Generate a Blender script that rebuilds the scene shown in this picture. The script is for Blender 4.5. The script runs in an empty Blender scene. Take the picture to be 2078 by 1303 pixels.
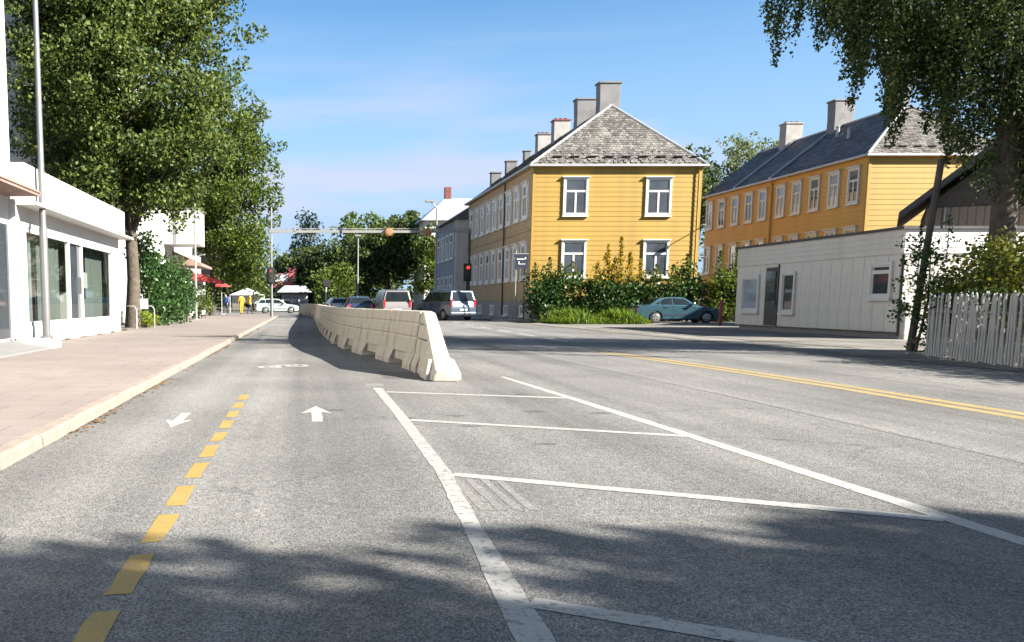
import bpy, bmesh, math, random
import numpy as np
from mathutils import Vector, Matrix

random.seed(7)
R = math.radians
scene = bpy.context.scene
col = scene.collection

# ------------------------------------------------------------------ camera
cam_d = bpy.data.cameras.new('camera')
cam = bpy.data.objects.new('camera', cam_d)
col.objects.link(cam)
cam.location = (0, 0, 1.15)
cam.rotation_euler = (R(90 - 6.874), 0, 0)
cam_d.sensor_width = 36
cam_d.lens = 31.18
cam_d.shift_x = 0.2026
cam_d.shift_y = 0.0859
cam_d.clip_end = 5000
cam_d.clip_start = 0.05
scene.camera = cam

# ------------------------------------------------------------------ light
SUN = Vector((-1.4, 0.75, -1.0)).normalized()          # the way the light travels
sun_elev = math.asin(-SUN.z)
sun_az = math.atan2(-SUN.x, -SUN.y)
world = bpy.data.worlds.new('World')
scene.world = world
world.use_nodes = True
wn, wl = world.node_tree.nodes, world.node_tree.links
wn.clear()
w_out = wn.new('ShaderNodeOutputWorld')
w_bg = wn.new('ShaderNodeBackground')
w_sky = wn.new('ShaderNodeTexSky')
w_sky.sky_type = 'NISHITA'
w_sky.sun_disc = False
w_sky.sun_elevation = sun_elev
w_sky.sun_rotation = sun_az
w_sky.air_density = 0.5
w_sky.dust_density = 0.2
w_sky.ozone_density = 2.4
w_bg.inputs['Strength'].default_value = 0.063
w_tc = wn.new('ShaderNodeTexCoord')
w_map = wn.new('ShaderNodeMapping')
w_map.inputs['Scale'].default_value = (1.1, 1.1, 9.0)
w_map.inputs['Location'].default_value = (0.55, 0.1, 0.35)
w_noise = wn.new('ShaderNodeTexNoise')
w_noise.inputs['Scale'].default_value = 1.7
w_noise.inputs['Detail'].default_value = 5
w_noise.inputs['Roughness'].default_value = 0.5
w_ramp = wn.new('ShaderNodeValToRGB')
w_ramp.color_ramp.elements[0].position = 0.47
w_ramp.color_ramp.elements[0].color = (0, 0, 0, 1)
w_ramp.color_ramp.elements[1].position = 0.59
w_ramp.color_ramp.elements[1].color = (0.75, 0.75, 0.75, 1)
w_sep = wn.new('ShaderNodeSeparateXYZ')
w_fade = wn.new('ShaderNodeMapRange')
w_fade.inputs['From Min'].default_value = 0.13
w_fade.inputs['From Max'].default_value = 0.30
w_fade.inputs['To Min'].default_value = 1.0
w_fade.inputs['To Max'].default_value = 0.0
w_mul = wn.new('ShaderNodeMath')
w_mul.operation = 'MULTIPLY'
w_mix = wn.new('ShaderNodeMixRGB')
w_mix.inputs['Color2'].default_value = (2.5, 2.65, 3.25, 1)
wl.new(w_tc.outputs['Generated'], w_map.inputs['Vector'])
wl.new(w_map.outputs['Vector'], w_noise.inputs['Vector'])
wl.new(w_noise.outputs['Fac'], w_ramp.inputs['Fac'])
wl.new(w_tc.outputs['Generated'], w_sep.inputs['Vector'])
wl.new(w_sep.outputs['Z'], w_fade.inputs['Value'])
wl.new(w_ramp.outputs['Color'], w_mul.inputs[0])
wl.new(w_fade.outputs['Result'], w_mul.inputs[1])
wl.new(w_mul.outputs['Value'], w_mix.inputs['Fac'])
# clear northern air: a touch greener than the model, with a thin even veil low down
w_tint = wn.new('ShaderNodeMixRGB')
w_tint.blend_type = 'MULTIPLY'
w_tint.inputs['Fac'].default_value = 1.0
w_tint.inputs['Color2'].default_value = (0.84, 1.10, 1.02, 1)
w_veil = wn.new('ShaderNodeMapRange')
w_veil.inputs['From Min'].default_value = 0.08
w_veil.inputs['From Max'].default_value = 0.30
w_veil.inputs['To Min'].default_value = 0.95
w_veil.inputs['To Max'].default_value = 0.0
w_haze = wn.new('ShaderNodeMixRGB')
w_haze.inputs['Color2'].default_value = (1.75, 2.38, 3.3, 1)
wl.new(w_sep.outputs['Z'], w_veil.inputs['Value'])
wl.new(w_sky.outputs['Color'], w_tint.inputs['Color1'])
wl.new(w_tint.outputs['Color'], w_haze.inputs['Color1'])
wl.new(w_veil.outputs['Result'], w_haze.inputs['Fac'])
wl.new(w_haze.outputs['Color'], w_mix.inputs['Color1'])
wl.new(w_mix.outputs['Color'], w_bg.inputs['Color'])
wl.new(w_bg.outputs['Background'], w_out.inputs['Surface'])

sun_d = bpy.data.lights.new('sun', 'SUN')
sun_d.energy = 5.0
sun_d.angle = R(0.53)
sun_d.color = (1.0, 0.93, 0.82)
sun = bpy.data.objects.new('sun', sun_d)
col.objects.link(sun)
sun.rotation_euler = SUN.to_track_quat('-Z', 'Y').to_euler()
sun.location = (30, -20, 40)

scene.view_settings.view_transform = 'Standard'
scene.view_settings.look = 'None'
scene.view_settings.gamma = 1.0
scene.view_settings.exposure = 2.2

# ------------------------------------------------------------------ materials
def nt(name):
    m = bpy.data.materials.new(name)
    m.use_nodes = True
    m.node_tree.nodes.clear()
    out = m.node_tree.nodes.new('ShaderNodeOutputMaterial')
    return m, m.node_tree.nodes, m.node_tree.links, out

def noise(n, l, scale, detail=4, rough=0.55, vec=None, stretch=None):
    tc = n.new('ShaderNodeTexCoord')
    t = n.new('ShaderNodeTexNoise')
    t.inputs['Scale'].default_value = scale
    t.inputs['Detail'].default_value = detail
    t.inputs['Roughness'].default_value = rough
    if stretch:
        mp = n.new('ShaderNodeMapping')
        mp.inputs['Scale'].default_value = stretch
        l.new(tc.outputs['Object'], mp.inputs['Vector'])
        l.new(mp.outputs['Vector'], t.inputs['Vector'])
    else:
        l.new(tc.outputs['Object'], t.inputs['Vector'])
    return t

def scale_col(n, l, colour_socket, fac_socket, lo, hi, fmin=0.3, fmax=0.7):
    mr = n.new('ShaderNodeMapRange')
    mr.inputs['From Min'].default_value = fmin
    mr.inputs['From Max'].default_value = fmax
    mr.inputs['To Min'].default_value = lo
    mr.inputs['To Max'].default_value = hi
    l.new(fac_socket, mr.inputs['Value'])
    vm = n.new('ShaderNodeVectorMath')
    vm.operation = 'SCALE'
    l.new(colour_socket, vm.inputs[0])
    l.new(mr.outputs['Result'], vm.inputs['Scale'])
    return vm.outputs['Vector']

def mat(name, c, rough=0.8, var=0.12, vscale=1.5, fine=0.0, fscale=60, bump=0.0, bscale=60,
        metal=0.0, coat=0.0, island=0.0, spec=0.4, stretch=None, dirt=None, dirt_amt=0.5, dscale=2.0):
    m, n, l, out = nt(name)
    b = n.new('ShaderNodeBsdfPrincipled')
    l.new(b.outputs['BSDF'], out.inputs['Surface'])
    rgb = n.new('ShaderNodeRGB')
    rgb.outputs[0].default_value = (*c, 1)
    cs = rgb.outputs[0]
    if dirt:
        t = noise(n, l, dscale, 6, 0.65, stretch=stretch)
        rp = n.new('ShaderNodeValToRGB')
        rp.color_ramp.elements[0].position = 0.48
        rp.color_ramp.elements[0].color = (0, 0, 0, 1)
        rp.color_ramp.elements[1].position = 0.75
        rp.color_ramp.elements[1].color = (dirt_amt,) * 3 + (1,)
        l.new(t.outputs['Fac'], rp.inputs['Fac'])
        mx = n.new('ShaderNodeMixRGB')
        mx.inputs['Color2'].default_value = (*dirt, 1)
        l.new(rp.outputs['Color'], mx.inputs['Fac'])
        l.new(cs, mx.inputs['Color1'])
        cs = mx.outputs['Color']
    if var:
        t = noise(n, l, vscale, 5, stretch=stretch)
        cs = scale_col(n, l, cs, t.outputs['Fac'], 1 - var, 1 + var)
    if fine:
        t = noise(n, l, fscale, 2)
        cs = scale_col(n, l, cs, t.outputs['Fac'], 1 - fine, 1 + fine)
    if island:
        g = n.new('ShaderNodeNewGeometry')
        cs = scale_col(n, l, cs, g.outputs['Random Per Island'], 1 - island, 1 + island, 0, 1)
    l.new(cs, b.inputs['Base Color'])
    b.inputs['Roughness'].default_value = rough
    b.inputs['Metallic'].default_value = metal
    b.inputs['Coat Weight'].default_value = coat
    b.inputs['Coat Roughness'].default_value = 0.05
    b.inputs['Specular IOR Level'].default_value = spec
    if bump:
        t = noise(n, l, bscale, 4)
        bp = n.new('ShaderNodeBump')
        bp.inputs['Strength'].default_value = bump
        bp.inputs['Distance'].default_value = 0.02
        l.new(t.outputs['Fac'], bp.inputs['Height'])
        l.new(bp.outputs['Normal'], b.inputs['Normal'])
    return m

def asphalt(name, c, stone=0.37, patch=0.14, tint=(1.0, 0.97, 0.93)):
    """worn asphalt: pale stones in dark binder, patches, long streaks along the traffic"""
    m, n, l, out = nt(name)
    b = n.new('ShaderNodeBsdfPrincipled')
    l.new(b.outputs['BSDF'], out.inputs['Surface'])
    tc = n.new('ShaderNodeTexCoord')
    v = n.new('ShaderNodeTexVoronoi')
    v.inputs['Scale'].default_value = 112
    l.new(tc.outputs['Object'], v.inputs['Vector'])
    rgb = n.new('ShaderNodeRGB')
    rgb.outputs[0].default_value = (c * tint[0], c * tint[1], c * tint[2], 1)
    # random brightness of each stone
    sp = n.new('ShaderNodeSeparateColor')
    l.new(v.outputs['Color'], sp.inputs['Color'])
    cs = scale_col(n, l, rgb.outputs[0], sp.outputs[0], 1 - stone, 1 + stone, 0, 1)
    # dark binder between the stones
    cs = scale_col(n, l, cs, v.outputs['Distance'], 1.12, 0.5, 0.25, 0.75)
    t1 = noise(n, l, 0.35, 5)
    cs = scale_col(n, l, cs, t1.outputs['Fac'], 1 - patch, 1 + patch)
    t2 = noise(n, l, 1.0, 4, stretch=(1.6, 0.035, 1))
    cs = scale_col(n, l, cs, t2.outputs['Fac'], 1 - patch, 1 + patch)
    t3 = noise(n, l, 14, 3)
    cs = scale_col(n, l, cs, t3.outputs['Fac'], 0.86, 1.12)
    # wheel tracks polished paler, broken up along their length
    t5 = noise(n, l, 1.0, 3, stretch=(0.9, 0.012, 1))
    cs = scale_col(n, l, cs, t5.outputs['Fac'], 0.86, 1.12, 0.4, 0.6)
    # hairline cracks
    vc = n.new('ShaderNodeTexVoronoi')
    vc.feature = 'DISTANCE_TO_EDGE'
    vc.inputs['Scale'].default_value = 0.55
    tw_ = noise(n, l, 2.2, 6, 0.7)
    mv = n.new('ShaderNodeVectorMath')
    mv.operation = 'MULTIPLY_ADD'
    mv.inputs[1].default_value = (0.55, 0.55, 0.0)
    l.new(tw_.outputs['Color'], mv.inputs[0])
    l.new(tc.outputs['Object'], mv.inputs[2])
    l.new(mv.outputs['Vector'], vc.inputs['Vector'])
    cr = scale_col(n, l, cs, vc.outputs['Distance'], 0.55, 1.0, 0.0, 0.012)
    cm = n.new('ShaderNodeMixRGB')
    tm = noise(n, l, 0.33, 3)
    mk = n.new('ShaderNodeMapRange')
    mk.inputs['From Min'].default_value = 0.5
    mk.inputs['From Max'].default_value = 0.62
    l.new(tm.outputs['Fac'], mk.inputs['Value'])
    l.new(mk.outputs['Result'], cm.inputs['Fac'])
    l.new(cs, cm.inputs['Color1'])
    l.new(cr, cm.inputs['Color2'])
    cs = cm.outputs['Color']
    # oil and rubber stains
    t4 = noise(n, l, 0.9, 6, 0.7)
    cs = scale_col(n, l, cs, t4.outputs['Fac'], 1.0, 0.72, 0.58, 0.78)
    l.new(cs, b.inputs['Base Color'])
    b.inputs['Roughness'].default_value = 0.88
    b.inputs['Specular IOR Level'].default_value = 0.25
    bp = n.new('ShaderNodeBump')
    bp.inputs['Strength'].default_value = 0.55
    bp.inputs['Distance'].default_value = 0.006
    bp.invert = True
    l.new(v.outputs['Distance'], bp.inputs['Height'])
    l.new(bp.outputs['Normal'], b.inputs['Normal'])
    return m

def paint(name, c, under, wear=0.62, wscale=14):
    """road paint worn through to the asphalt"""
    m, n, l, out = nt(name)
    b = n.new('ShaderNodeBsdfPrincipled')
    l.new(b.outputs['BSDF'], out.inputs['Surface'])
    t = noise(n, l, wscale, 8, 0.72)
    rp = n.new('ShaderNodeValToRGB')
    rp.color_ramp.elements[0].position = wear - 0.03
    rp.color_ramp.elements[0].color = (0, 0, 0, 1)
    rp.color_ramp.elements[1].position = wear + 0.04
    rp.color_ramp.elements[1].color = (1, 1, 1, 1)
    l.new(t.outputs['Fac'], rp.inputs['Fac'])
    mx = n.new('ShaderNodeMixRGB')
    mx.inputs['Color1'].default_value = (*c, 1)
    mx.inputs['Color2'].default_value = (under, under * .97, under * .93, 1)
    l.new(rp.outputs['Color'], mx.inputs['Fac'])
    t2 = noise(n, l, 3, 5)
    cs = scale_col(n, l, mx.outputs['Color'], t2.outputs['Fac'], 0.86, 1.06)
    t3 = noise(n, l, 90, 3)
    cs = scale_col(n, l, cs, t3.outputs['Fac'], 0.86, 1.1)
    l.new(cs, b.inputs['Base Color'])
    b.inputs['Roughness'].default_value = 0.75
    bp = n.new('ShaderNodeBump')
    bp.inputs['Strength'].default_value = 0.4
    bp.inputs['Distance'].default_value = 0.004
    l.new(t3.outputs['Fac'], bp.inputs['Height'])
    l.new(bp.outputs['Normal'], b.inputs['Normal'])
    return m

def leaf(name, cols, trans=0.35, rough=0.55):
    m, n, l, out = nt(name)
    g = n.new('ShaderNodeNewGeometry')
    rp = n.new('ShaderNodeValToRGB')
    el = rp.color_ramp.elements
    el[0].position = 0
    el[0].color = (*cols[0], 1)
    el[1].position = 1
    el[1].color = (*cols[-1], 1)
    for i, cc in enumerate(cols[1:-1]):
        e = el.new((i + 1) / (len(cols) - 1))
        e.color = (*cc, 1)
    l.new(g.outputs['Random Per Island'], rp.inputs['Fac'])
    t = noise(n, l, 0.8, 3)
    cs = scale_col(n, l, rp.outputs['Color'], t.outputs['Fac'], 0.75, 1.25)
    b = n.new('ShaderNodeBsdfPrincipled')
    l.new(cs, b.inputs['Base Color'])
    b.inputs['Roughness'].default_value = rough
    b.inputs['Specular IOR Level'].default_value = 0.2
    tr = n.new('ShaderNodeBsdfTranslucent')
    hs = n.new('ShaderNodeHueSaturation')
    hs.inputs['Hue'].default_value = 0.48
    hs.inputs['Saturation'].default_value = 1.15
    hs.inputs['Value'].default_value = 1.5
    l.new(cs, hs.inputs['Color'])
    l.new(hs.outputs['Color'], tr.inputs['Color'])
    mx = n.new('ShaderNodeMixShader')
    mx.inputs['Fac'].default_value = trans
    l.new(b.outputs['BSDF'], mx.inputs[1])
    l.new(tr.outputs['BSDF'], mx.inputs[2])
    l.new(mx.outputs['Shader'], out.inputs['Surface'])
    return m

def glass_clear(name):
    m, n, l, out = nt(name)
    lw = n.new('ShaderNodeLayerWeight')
    pw = n.new('ShaderNodeMath')
    pw.operation = 'POWER'
    pw.inputs[1].default_value = 4.0
    l.new(lw.outputs['Facing'], pw.inputs[0])
    f = n.new('ShaderNodeMapRange')
    f.inputs['To Min'].default_value = 0.06
    f.inputs['To Max'].default_value = 0.9
    l.new(pw.outputs['Value'], f.inputs['Value'])
    t = n.new('ShaderNodeBsdfTransparent')
    t.inputs['Color'].default_value = (0.72, 0.78, 0.76, 1)
    g = n.new('ShaderNodeBsdfGlossy')
    g.inputs['Roughness'].default_value = 0.03
    mx = n.new('ShaderNodeMixShader')
    l.new(f.outputs['Result'], mx.inputs['Fac'])
    l.new(t.outputs['BSDF'], mx.inputs[1])
    l.new(g.outputs['BSDF'], mx.inputs[2])
    l.new(mx.outputs['Shader'], out.inputs['Surface'])
    return m

def emit(name, c, s):
    m, n, l, out = nt(name)
    e = n.new('ShaderNodeEmission')
    e.inputs['Color'].default_value = (*c, 1)
    e.inputs['Strength'].default_value = s
    l.new(e.outputs['Emission'], out.inputs['Surface'])
    return m

M = {}
M['asphalt'] = asphalt('asphalt', 0.156, patch=0.2, tint=(1.0, 0.985, 0.955))
M['forecourt'] = asphalt('forecourt_asphalt', 0.178, stone=0.35, patch=0.3, tint=(1.0, 0.94, 0.86))
M['streak'] = asphalt('pale_streak_asphalt', 0.166, patch=0.2, tint=(1.0, 0.985, 0.955))
M['tar'] = mat('tar_seam', (0.045, 0.043, 0.04), 0.7, 0.3, 6)
M['repair'] = asphalt('repair_asphalt', 0.1, stone=0.5)
M['white_paint'] = paint('white_road_paint', (0.275, 0.27, 0.255), 0.13, 0.585, 22)
M['white_worn'] = paint('worn_white_road_paint', (0.255, 0.25, 0.235), 0.13, 0.555, 17)
M['white_gone'] = paint('almost_gone_road_paint', (0.205, 0.2, 0.185), 0.13, 0.45, 26)
M['yellow_paint'] = paint('yellow_road_paint', (0.245, 0.162, 0.034), 0.13, 0.585, 22)
M['yellow_worn'] = paint('worn_yellow_road_paint', (0.25, 0.185, 0.068), 0.13, 0.55, 14)
M['earth'] = mat('earth', (0.10, 0.085, 0.06), 0.95, 0.3, 0.2, 0.2, 20)
M['concrete'] = mat('barrier_concrete', (0.385, 0.345, 0.285), 0.9, 0.1, 1.3, 0.07, 70, 0.25, 90, dirt=(0.21, 0.185, 0.14), dirt_amt=0.8, dscale=3.2, stretch=(1.6, 1.6, 0.35))
M['granite'] = mat('kerb_granite', (0.195, 0.162, 0.138), 0.85, 0.14, 4, 0.16, 90, 0.3, 60, dirt=(0.15, 0.12, 0.085), dirt_amt=0.6, dscale=5)
M['grey_stone'] = mat('grey_plinth_stone', (0.25, 0.235, 0.22), 0.9, 0.2, 1.2, 0.1, 40, 0.3, 20)
M['yellow'] = mat('yellow_boarding', (0.265, 0.164, 0.025), 0.6, 0.05, 1.2, 0.03, 60, 0.06, 50, dirt=(0.17, 0.105, 0.022), dirt_amt=0.5, dscale=1.3)
M['ochre'] = mat('ochre_boarding', (0.43, 0.24, 0.056), 0.65, 0.07, 1.2, 0.04, 60, 0.06, 50)  # colour raised above the front's yellow because this side lies in shade
M['tan'] = mat('shaded_side_boarding', (0.34, 0.235, 0.12), 0.7, 0.08, 1.0, 0.05, 50, 0.06, 50)  # brownish shade tone of the yellow house's side wall, put into its colour
M['white'] = mat('white_wood_paint', (0.46, 0.455, 0.44), 0.5, 0.04, 2, dirt=(0.33, 0.31, 0.28), dirt_amt=0.35, dscale=3)
M['white_render'] = mat('white_render', (0.5, 0.495, 0.48), 0.85, 0.04, 0.6, 0.02, 60, 0.08, 80, dirt=(0.36, 0.34, 0.31), dirt_amt=0.25, dscale=1.2)
M['dirty_render'] = mat('dirty_white_render', (0.36, 0.35, 0.33), 0.9, 0.06, 0.8, 0.03, 60, 0.1, 60, dirt=(0.2, 0.165, 0.11), dirt_amt=0.8, dscale=3)
M['fence_white'] = mat('shaded_fence_white', (0.27, 0.267, 0.26), 0.7, 0.1, 3, dirt=(0.2, 0.19, 0.17), dirt_amt=0.5, dscale=4)  # white darkened in its colour for the shade the fence stands in
M['off_white'] = mat('off_white_panel', (0.47, 0.445, 0.41), 0.75, 0.05, 0.7, 0.03, 40, dirt=(0.3, 0.275, 0.235), dirt_amt=0.35, dscale=1.6)
M['sash_grey'] = mat('shaded_window_trim', (0.60, 0.585, 0.56), 0.65, 0.07, 2)  # separate tone of the whitish trim for windows on the shaded walls
M['slate'] = mat('mottled_roof_slate', (0.098, 0.092, 0.085), 0.65, 0.28, 1.3, 0.15, 30, 0.1, 30, island=0.55)
M['slate_base'] = mat('roof_underlay', (0.09, 0.085, 0.08), 0.9, 0.2, 2)
M['dark_slate'] = mat('dark_roof_slate', (0.085, 0.085, 0.095), 0.6, 0.15, 1, island=0.4)
M['zinc'] = mat('zinc_flashing', (0.3, 0.305, 0.315), 0.45, 0.08, 2, metal=0.3)
M['chimney_grey'] = mat('grey_sheet_chimney', (0.13, 0.13, 0.135), 0.6, 0.16, 1.6, 0.05, 20, dirt=(0.07, 0.062, 0.06), dirt_amt=0.6, dscale=1.4)
M['chimney_white'] = mat('whitewashed_chimney', (0.26, 0.25, 0.24), 0.85, 0.1, 1.5, dirt=(0.16, 0.145, 0.13), dirt_amt=0.6)
M['brick_red'] = mat('red_brick', (0.15, 0.05, 0.04), 0.9, 0.2, 6)
M['glass_dark'] = mat('dark_window_glass', (0.035, 0.042, 0.05), 0.04, 0.3, 1.2, spec=0.8)
M['glass_sky'] = mat('pale_window_glass', (0.22, 0.25, 0.29), 0.06, 0.3, 0.9, spec=0.8)
M['glass_mid'] = mat('grey_window_glass', (0.10, 0.115, 0.13), 0.05, 0.4, 1.1, spec=0.8)
M['car_glass'] = mat('dark_car_glass', (0.012, 0.017, 0.02), 0.08, 0.3, 1.2, spec=0.35)
M['glass'] = glass_clear('clear_glass')
M['curtain'] = mat('grey_green_curtain', (0.115, 0.13, 0.12), 0.9, 0.2, 3, stretch=(1, 7, 0.3))
M['curtain_blue'] = mat('pale_blue_curtain', (0.14, 0.155, 0.16), 0.9, 0.15, 3, stretch=(1, 7, 0.3))
M['dark'] = mat('dark_interior', (0.03, 0.03, 0.03), 0.9, 0.2, 2)
M['black'] = mat('black_metal', (0.022, 0.022, 0.024), 0.5, 0.2, 5)
M['steel'] = mat('galvanised_steel', (0.13, 0.132, 0.137), 0.5, 0.1, 3, 0.05, 40, metal=0.35, dirt=(0.08, 0.08, 0.078), dirt_amt=0.5, dscale=3)
M['pale_steel'] = mat('pale_painted_steel', (0.2, 0.198, 0.19), 0.5, 0.08, 3)
M['bark'] = mat('tree_bark', (0.07, 0.057, 0.044), 0.95, 0.3, 6, 0.2, 30, 0.8, 14)
M['bark_dark'] = mat('dark_bark', (0.055, 0.046, 0.038), 0.95, 0.3, 6, 0.2, 30, 0.8, 14)
M['dark_wood'] = mat('dark_stained_wood', (0.05, 0.042, 0.036), 0.8, 0.2, 4)
M['brown_wood'] = mat('brown_planks', (0.16, 0.125, 0.10), 0.85, 0.2, 4, stretch=(6, 6, 0.5))
M['dark_roof'] = mat('dark_felt_roof', (0.055, 0.055, 0.06), 0.85, 0.2, 2)
M['tile_red'] = mat('faded_red_roof_tile', (0.23, 0.15, 0.125), 0.85, 0.2, 6)
M['red'] = mat('red_fabric', (0.26, 0.035, 0.032), 0.8, 0.12, 3)
M['pale_red'] = mat('faded_red_sign_paint', (0.36, 0.1, 0.1), 0.6, 0.1, 2)
M['amber'] = mat('amber_plastic', (0.32, 0.14, 0.015), 0.5, 0.15, 4)
M['navy'] = mat('navy_sign_paint', (0.02, 0.025, 0.045), 0.4, 0.1, 3)
M['rust_red'] = mat('red_brown_post_paint', (0.16, 0.035, 0.028), 0.7, 0.2, 6)
M['grey_blue'] = mat('grey_blue_boarding', (0.195, 0.205, 0.23), 0.7, 0.1, 1)
M['light_grey'] = mat('light_grey_boarding', (0.50, 0.48, 0.45), 0.7, 0.08, 1)
M['pale_roof'] = mat('pale_metal_roof', (0.3, 0.3, 0.31), 0.5, 0.1, 1)
M['rubber'] = mat('tyre_rubber', (0.02, 0.02, 0.02), 0.85, 0.2, 8)
M['alloy'] = mat('wheel_alloy', (0.3, 0.3, 0.295), 0.35, 0.08, 6, metal=0.6)
M['plate'] = mat('blank_number_plate', (0.4, 0.4, 0.39), 0.5, 0.04, 6)
M['tail'] = mat('red_lamp_lens', (0.42, 0.018, 0.02), 0.15, 0.1, 6, spec=0.7)
M['lamp'] = mat('clear_lamp_lens', (0.62, 0.64, 0.66), 0.12, 0.08, 6, spec=0.8)
M['teal_car'] = mat('blue_green_car_paint', (0.034, 0.082, 0.108), 0.22, 0.04, 2, metal=0.2, coat=0.8)
M['mint_car'] = mat('pale_mint_car_paint', (0.27, 0.33, 0.32), 0.3, 0.04, 2, coat=0.8)
M['grey_car'] = mat('blue_grey_car_paint', (0.075, 0.10, 0.14), 0.28, 0.04, 2, metal=0.4, coat=0.8)
M['rose_car'] = mat('pale_rose_car_paint', (0.19, 0.175, 0.178), 0.3, 0.04, 2, metal=0.2, coat=0.8)
M['dark_car'] = mat('dark_blue_car_paint', (0.02, 0.03, 0.06), 0.25, 0.04, 2, coat=0.8)
M['mat_grey'] = mat('grey_ramp_concrete', (0.15, 0.15, 0.15), 0.85, 0.1, 3, 0.06, 50)
M['skin'] = mat('skin', (0.48, 0.30, 0.22), 0.6, 0.05, 5)
M['hair'] = mat('brown_hair', (0.05, 0.032, 0.02), 0.7, 0.1, 5)
M['hi_vis'] = mat('yellow_work_jacket', (0.42, 0.25, 0.02), 0.8, 0.1, 5)
M['jeans'] = mat('dark_trousers', (0.035, 0.04, 0.06), 0.9, 0.1, 5)
M['blue_coat'] = mat('blue_coat', (0.04, 0.08, 0.22), 0.8, 0.1, 5)
M['red_light'] = emit('red_signal_light', (1.0, 0.05, 0.03), 0.5)
M['leaf_maple'] = leaf('broad_green_leaf', [(0.018, 0.036, 0.010), (0.042, 0.070, 0.016), (0.075, 0.103, 0.023), (0.105, 0.128, 0.03)], 0.26)
M['leaf_street'] = leaf('street_tree_leaf', [(0.026, 0.05, 0.012), (0.06, 0.095, 0.018), (0.105, 0.135, 0.026)])
M['leaf_birch'] = leaf('birch_leaf', [(0.016, 0.030, 0.010), (0.034, 0.056, 0.016), (0.07, 0.09, 0.026)], 0.25)
M['leaf_dark'] = leaf('dark_shrub_leaf', [(0.012, 0.034, 0.010), (0.026, 0.062, 0.016), (0.055, 0.10, 0.028)], 0.2, 0.35)
M['leaf_lime'] = leaf('lime_shrub_leaf', [(0.10, 0.15, 0.014), (0.18, 0.22, 0.02)], 0.4)
M['leaf_olive'] = leaf('olive_hedge_leaf', [(0.03, 0.045, 0.01), (0.065, 0.08, 0.015), (0.105, 0.11, 0.02)], 0.28)
M['leaf_gold'] = leaf('turning_leaf', [(0.10, 0.11, 0.015), (0.19, 0.16, 0.022), (0.25, 0.15, 0.025)], 0.4)
M['leaf_far'] = leaf('distant_leaf', [(0.022, 0.04, 0.014), (0.045, 0.07, 0.02), (0.075, 0.10, 0.028)])
M['leaf_far_green'] = leaf('distant_bright_leaf', [(0.05, 0.085, 0.016), (0.09, 0.13, 0.025)])
M['leaf_blue'] = leaf('blue_green_needle', [(0.03, 0.05, 0.045), (0.06, 0.085, 0.075)], 0.2)
M['leaf_pale'] = leaf('pale_thin_leaf', [(0.09, 0.12, 0.05), (0.15, 0.18, 0.085)], 0.4)
M['grass'] = leaf('long_grass', [(0.035, 0.075, 0.008), (0.07, 0.125, 0.013), (0.11, 0.145, 0.02)], 0.4)

# pink-grey pavement with faint slab joints
def pavement_mat():
    m, n, l, out = nt('pink_grey_paving')
    b = n.new('ShaderNodeBsdfPrincipled')
    l.new(b.outputs['BSDF'], out.inputs['Surface'])
    rgb = n.new('ShaderNodeRGB')
    rgb.outputs[0].default_value = (0.165, 0.14, 0.128, 1)
    t = noise(n, l, 0.5, 5)
    cs = scale_col(n, l, rgb.outputs[0], t.outputs['Fac'], 0.86, 1.1)
    t = noise(n, l, 2.4, 6, 0.7)
    cs = scale_col(n, l, cs, t.outputs['Fac'], 1.02, 0.8, 0.5, 0.75)
    t = noise(n, l, 60, 3)
    cs = scale_col(n, l, cs, t.outputs['Fac'], 0.86, 1.12)
    tc = n.new('ShaderNodeTexCoord')
    br = n.new('ShaderNodeTexBrick')
    br.inputs['Scale'].default_value = 1.0
    br.inputs['Brick Width'].default_value = 1.0
    br.inputs['Row Height'].default_value = 0.5
    br.inputs['Mortar Size'].default_value = 0.012
    br.inputs['Mortar Smooth'].default_value = 0.3
    br.inputs['Color1'].default_value = (1.0, 1.0, 1.0, 1)
    br.inputs['Color2'].default_value = (0.95, 0.935, 0.925, 1)
    br.inputs['Mortar'].default_value = (0.66, 0.64, 0.62, 1)
    l.new(tc.outputs['Object'], br.inputs['Vector'])
    mj = n.new('ShaderNodeMixRGB')
    mj.blend_type = 'MULTIPLY'
    mj.inputs['Fac'].default_value = 1.0
    l.new(cs, mj.inputs['Color1'])
    l.new(br.outputs['Color'], mj.inputs['Color2'])
    cs = mj.outputs['Color']
    l.new(cs, b.inputs['Base Color'])
    b.inputs['Roughness'].default_value = 0.9
    bp = n.new('ShaderNodeBump')
    bp.inputs['Strength'].default_value = 0.2
    bp.inputs['Distance'].default_value = 0.01
    l.new(t.outputs['Fac'], bp.inputs['Height'])
    l.new(bp.outputs['Normal'], b.inputs['Normal'])
    return m
M['paving'] = pavement_mat()

# ------------------------------------------------------------------ mesh helpers
def root_loc(o):
    while o.parent:
        o = o.parent
    return o.location

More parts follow.
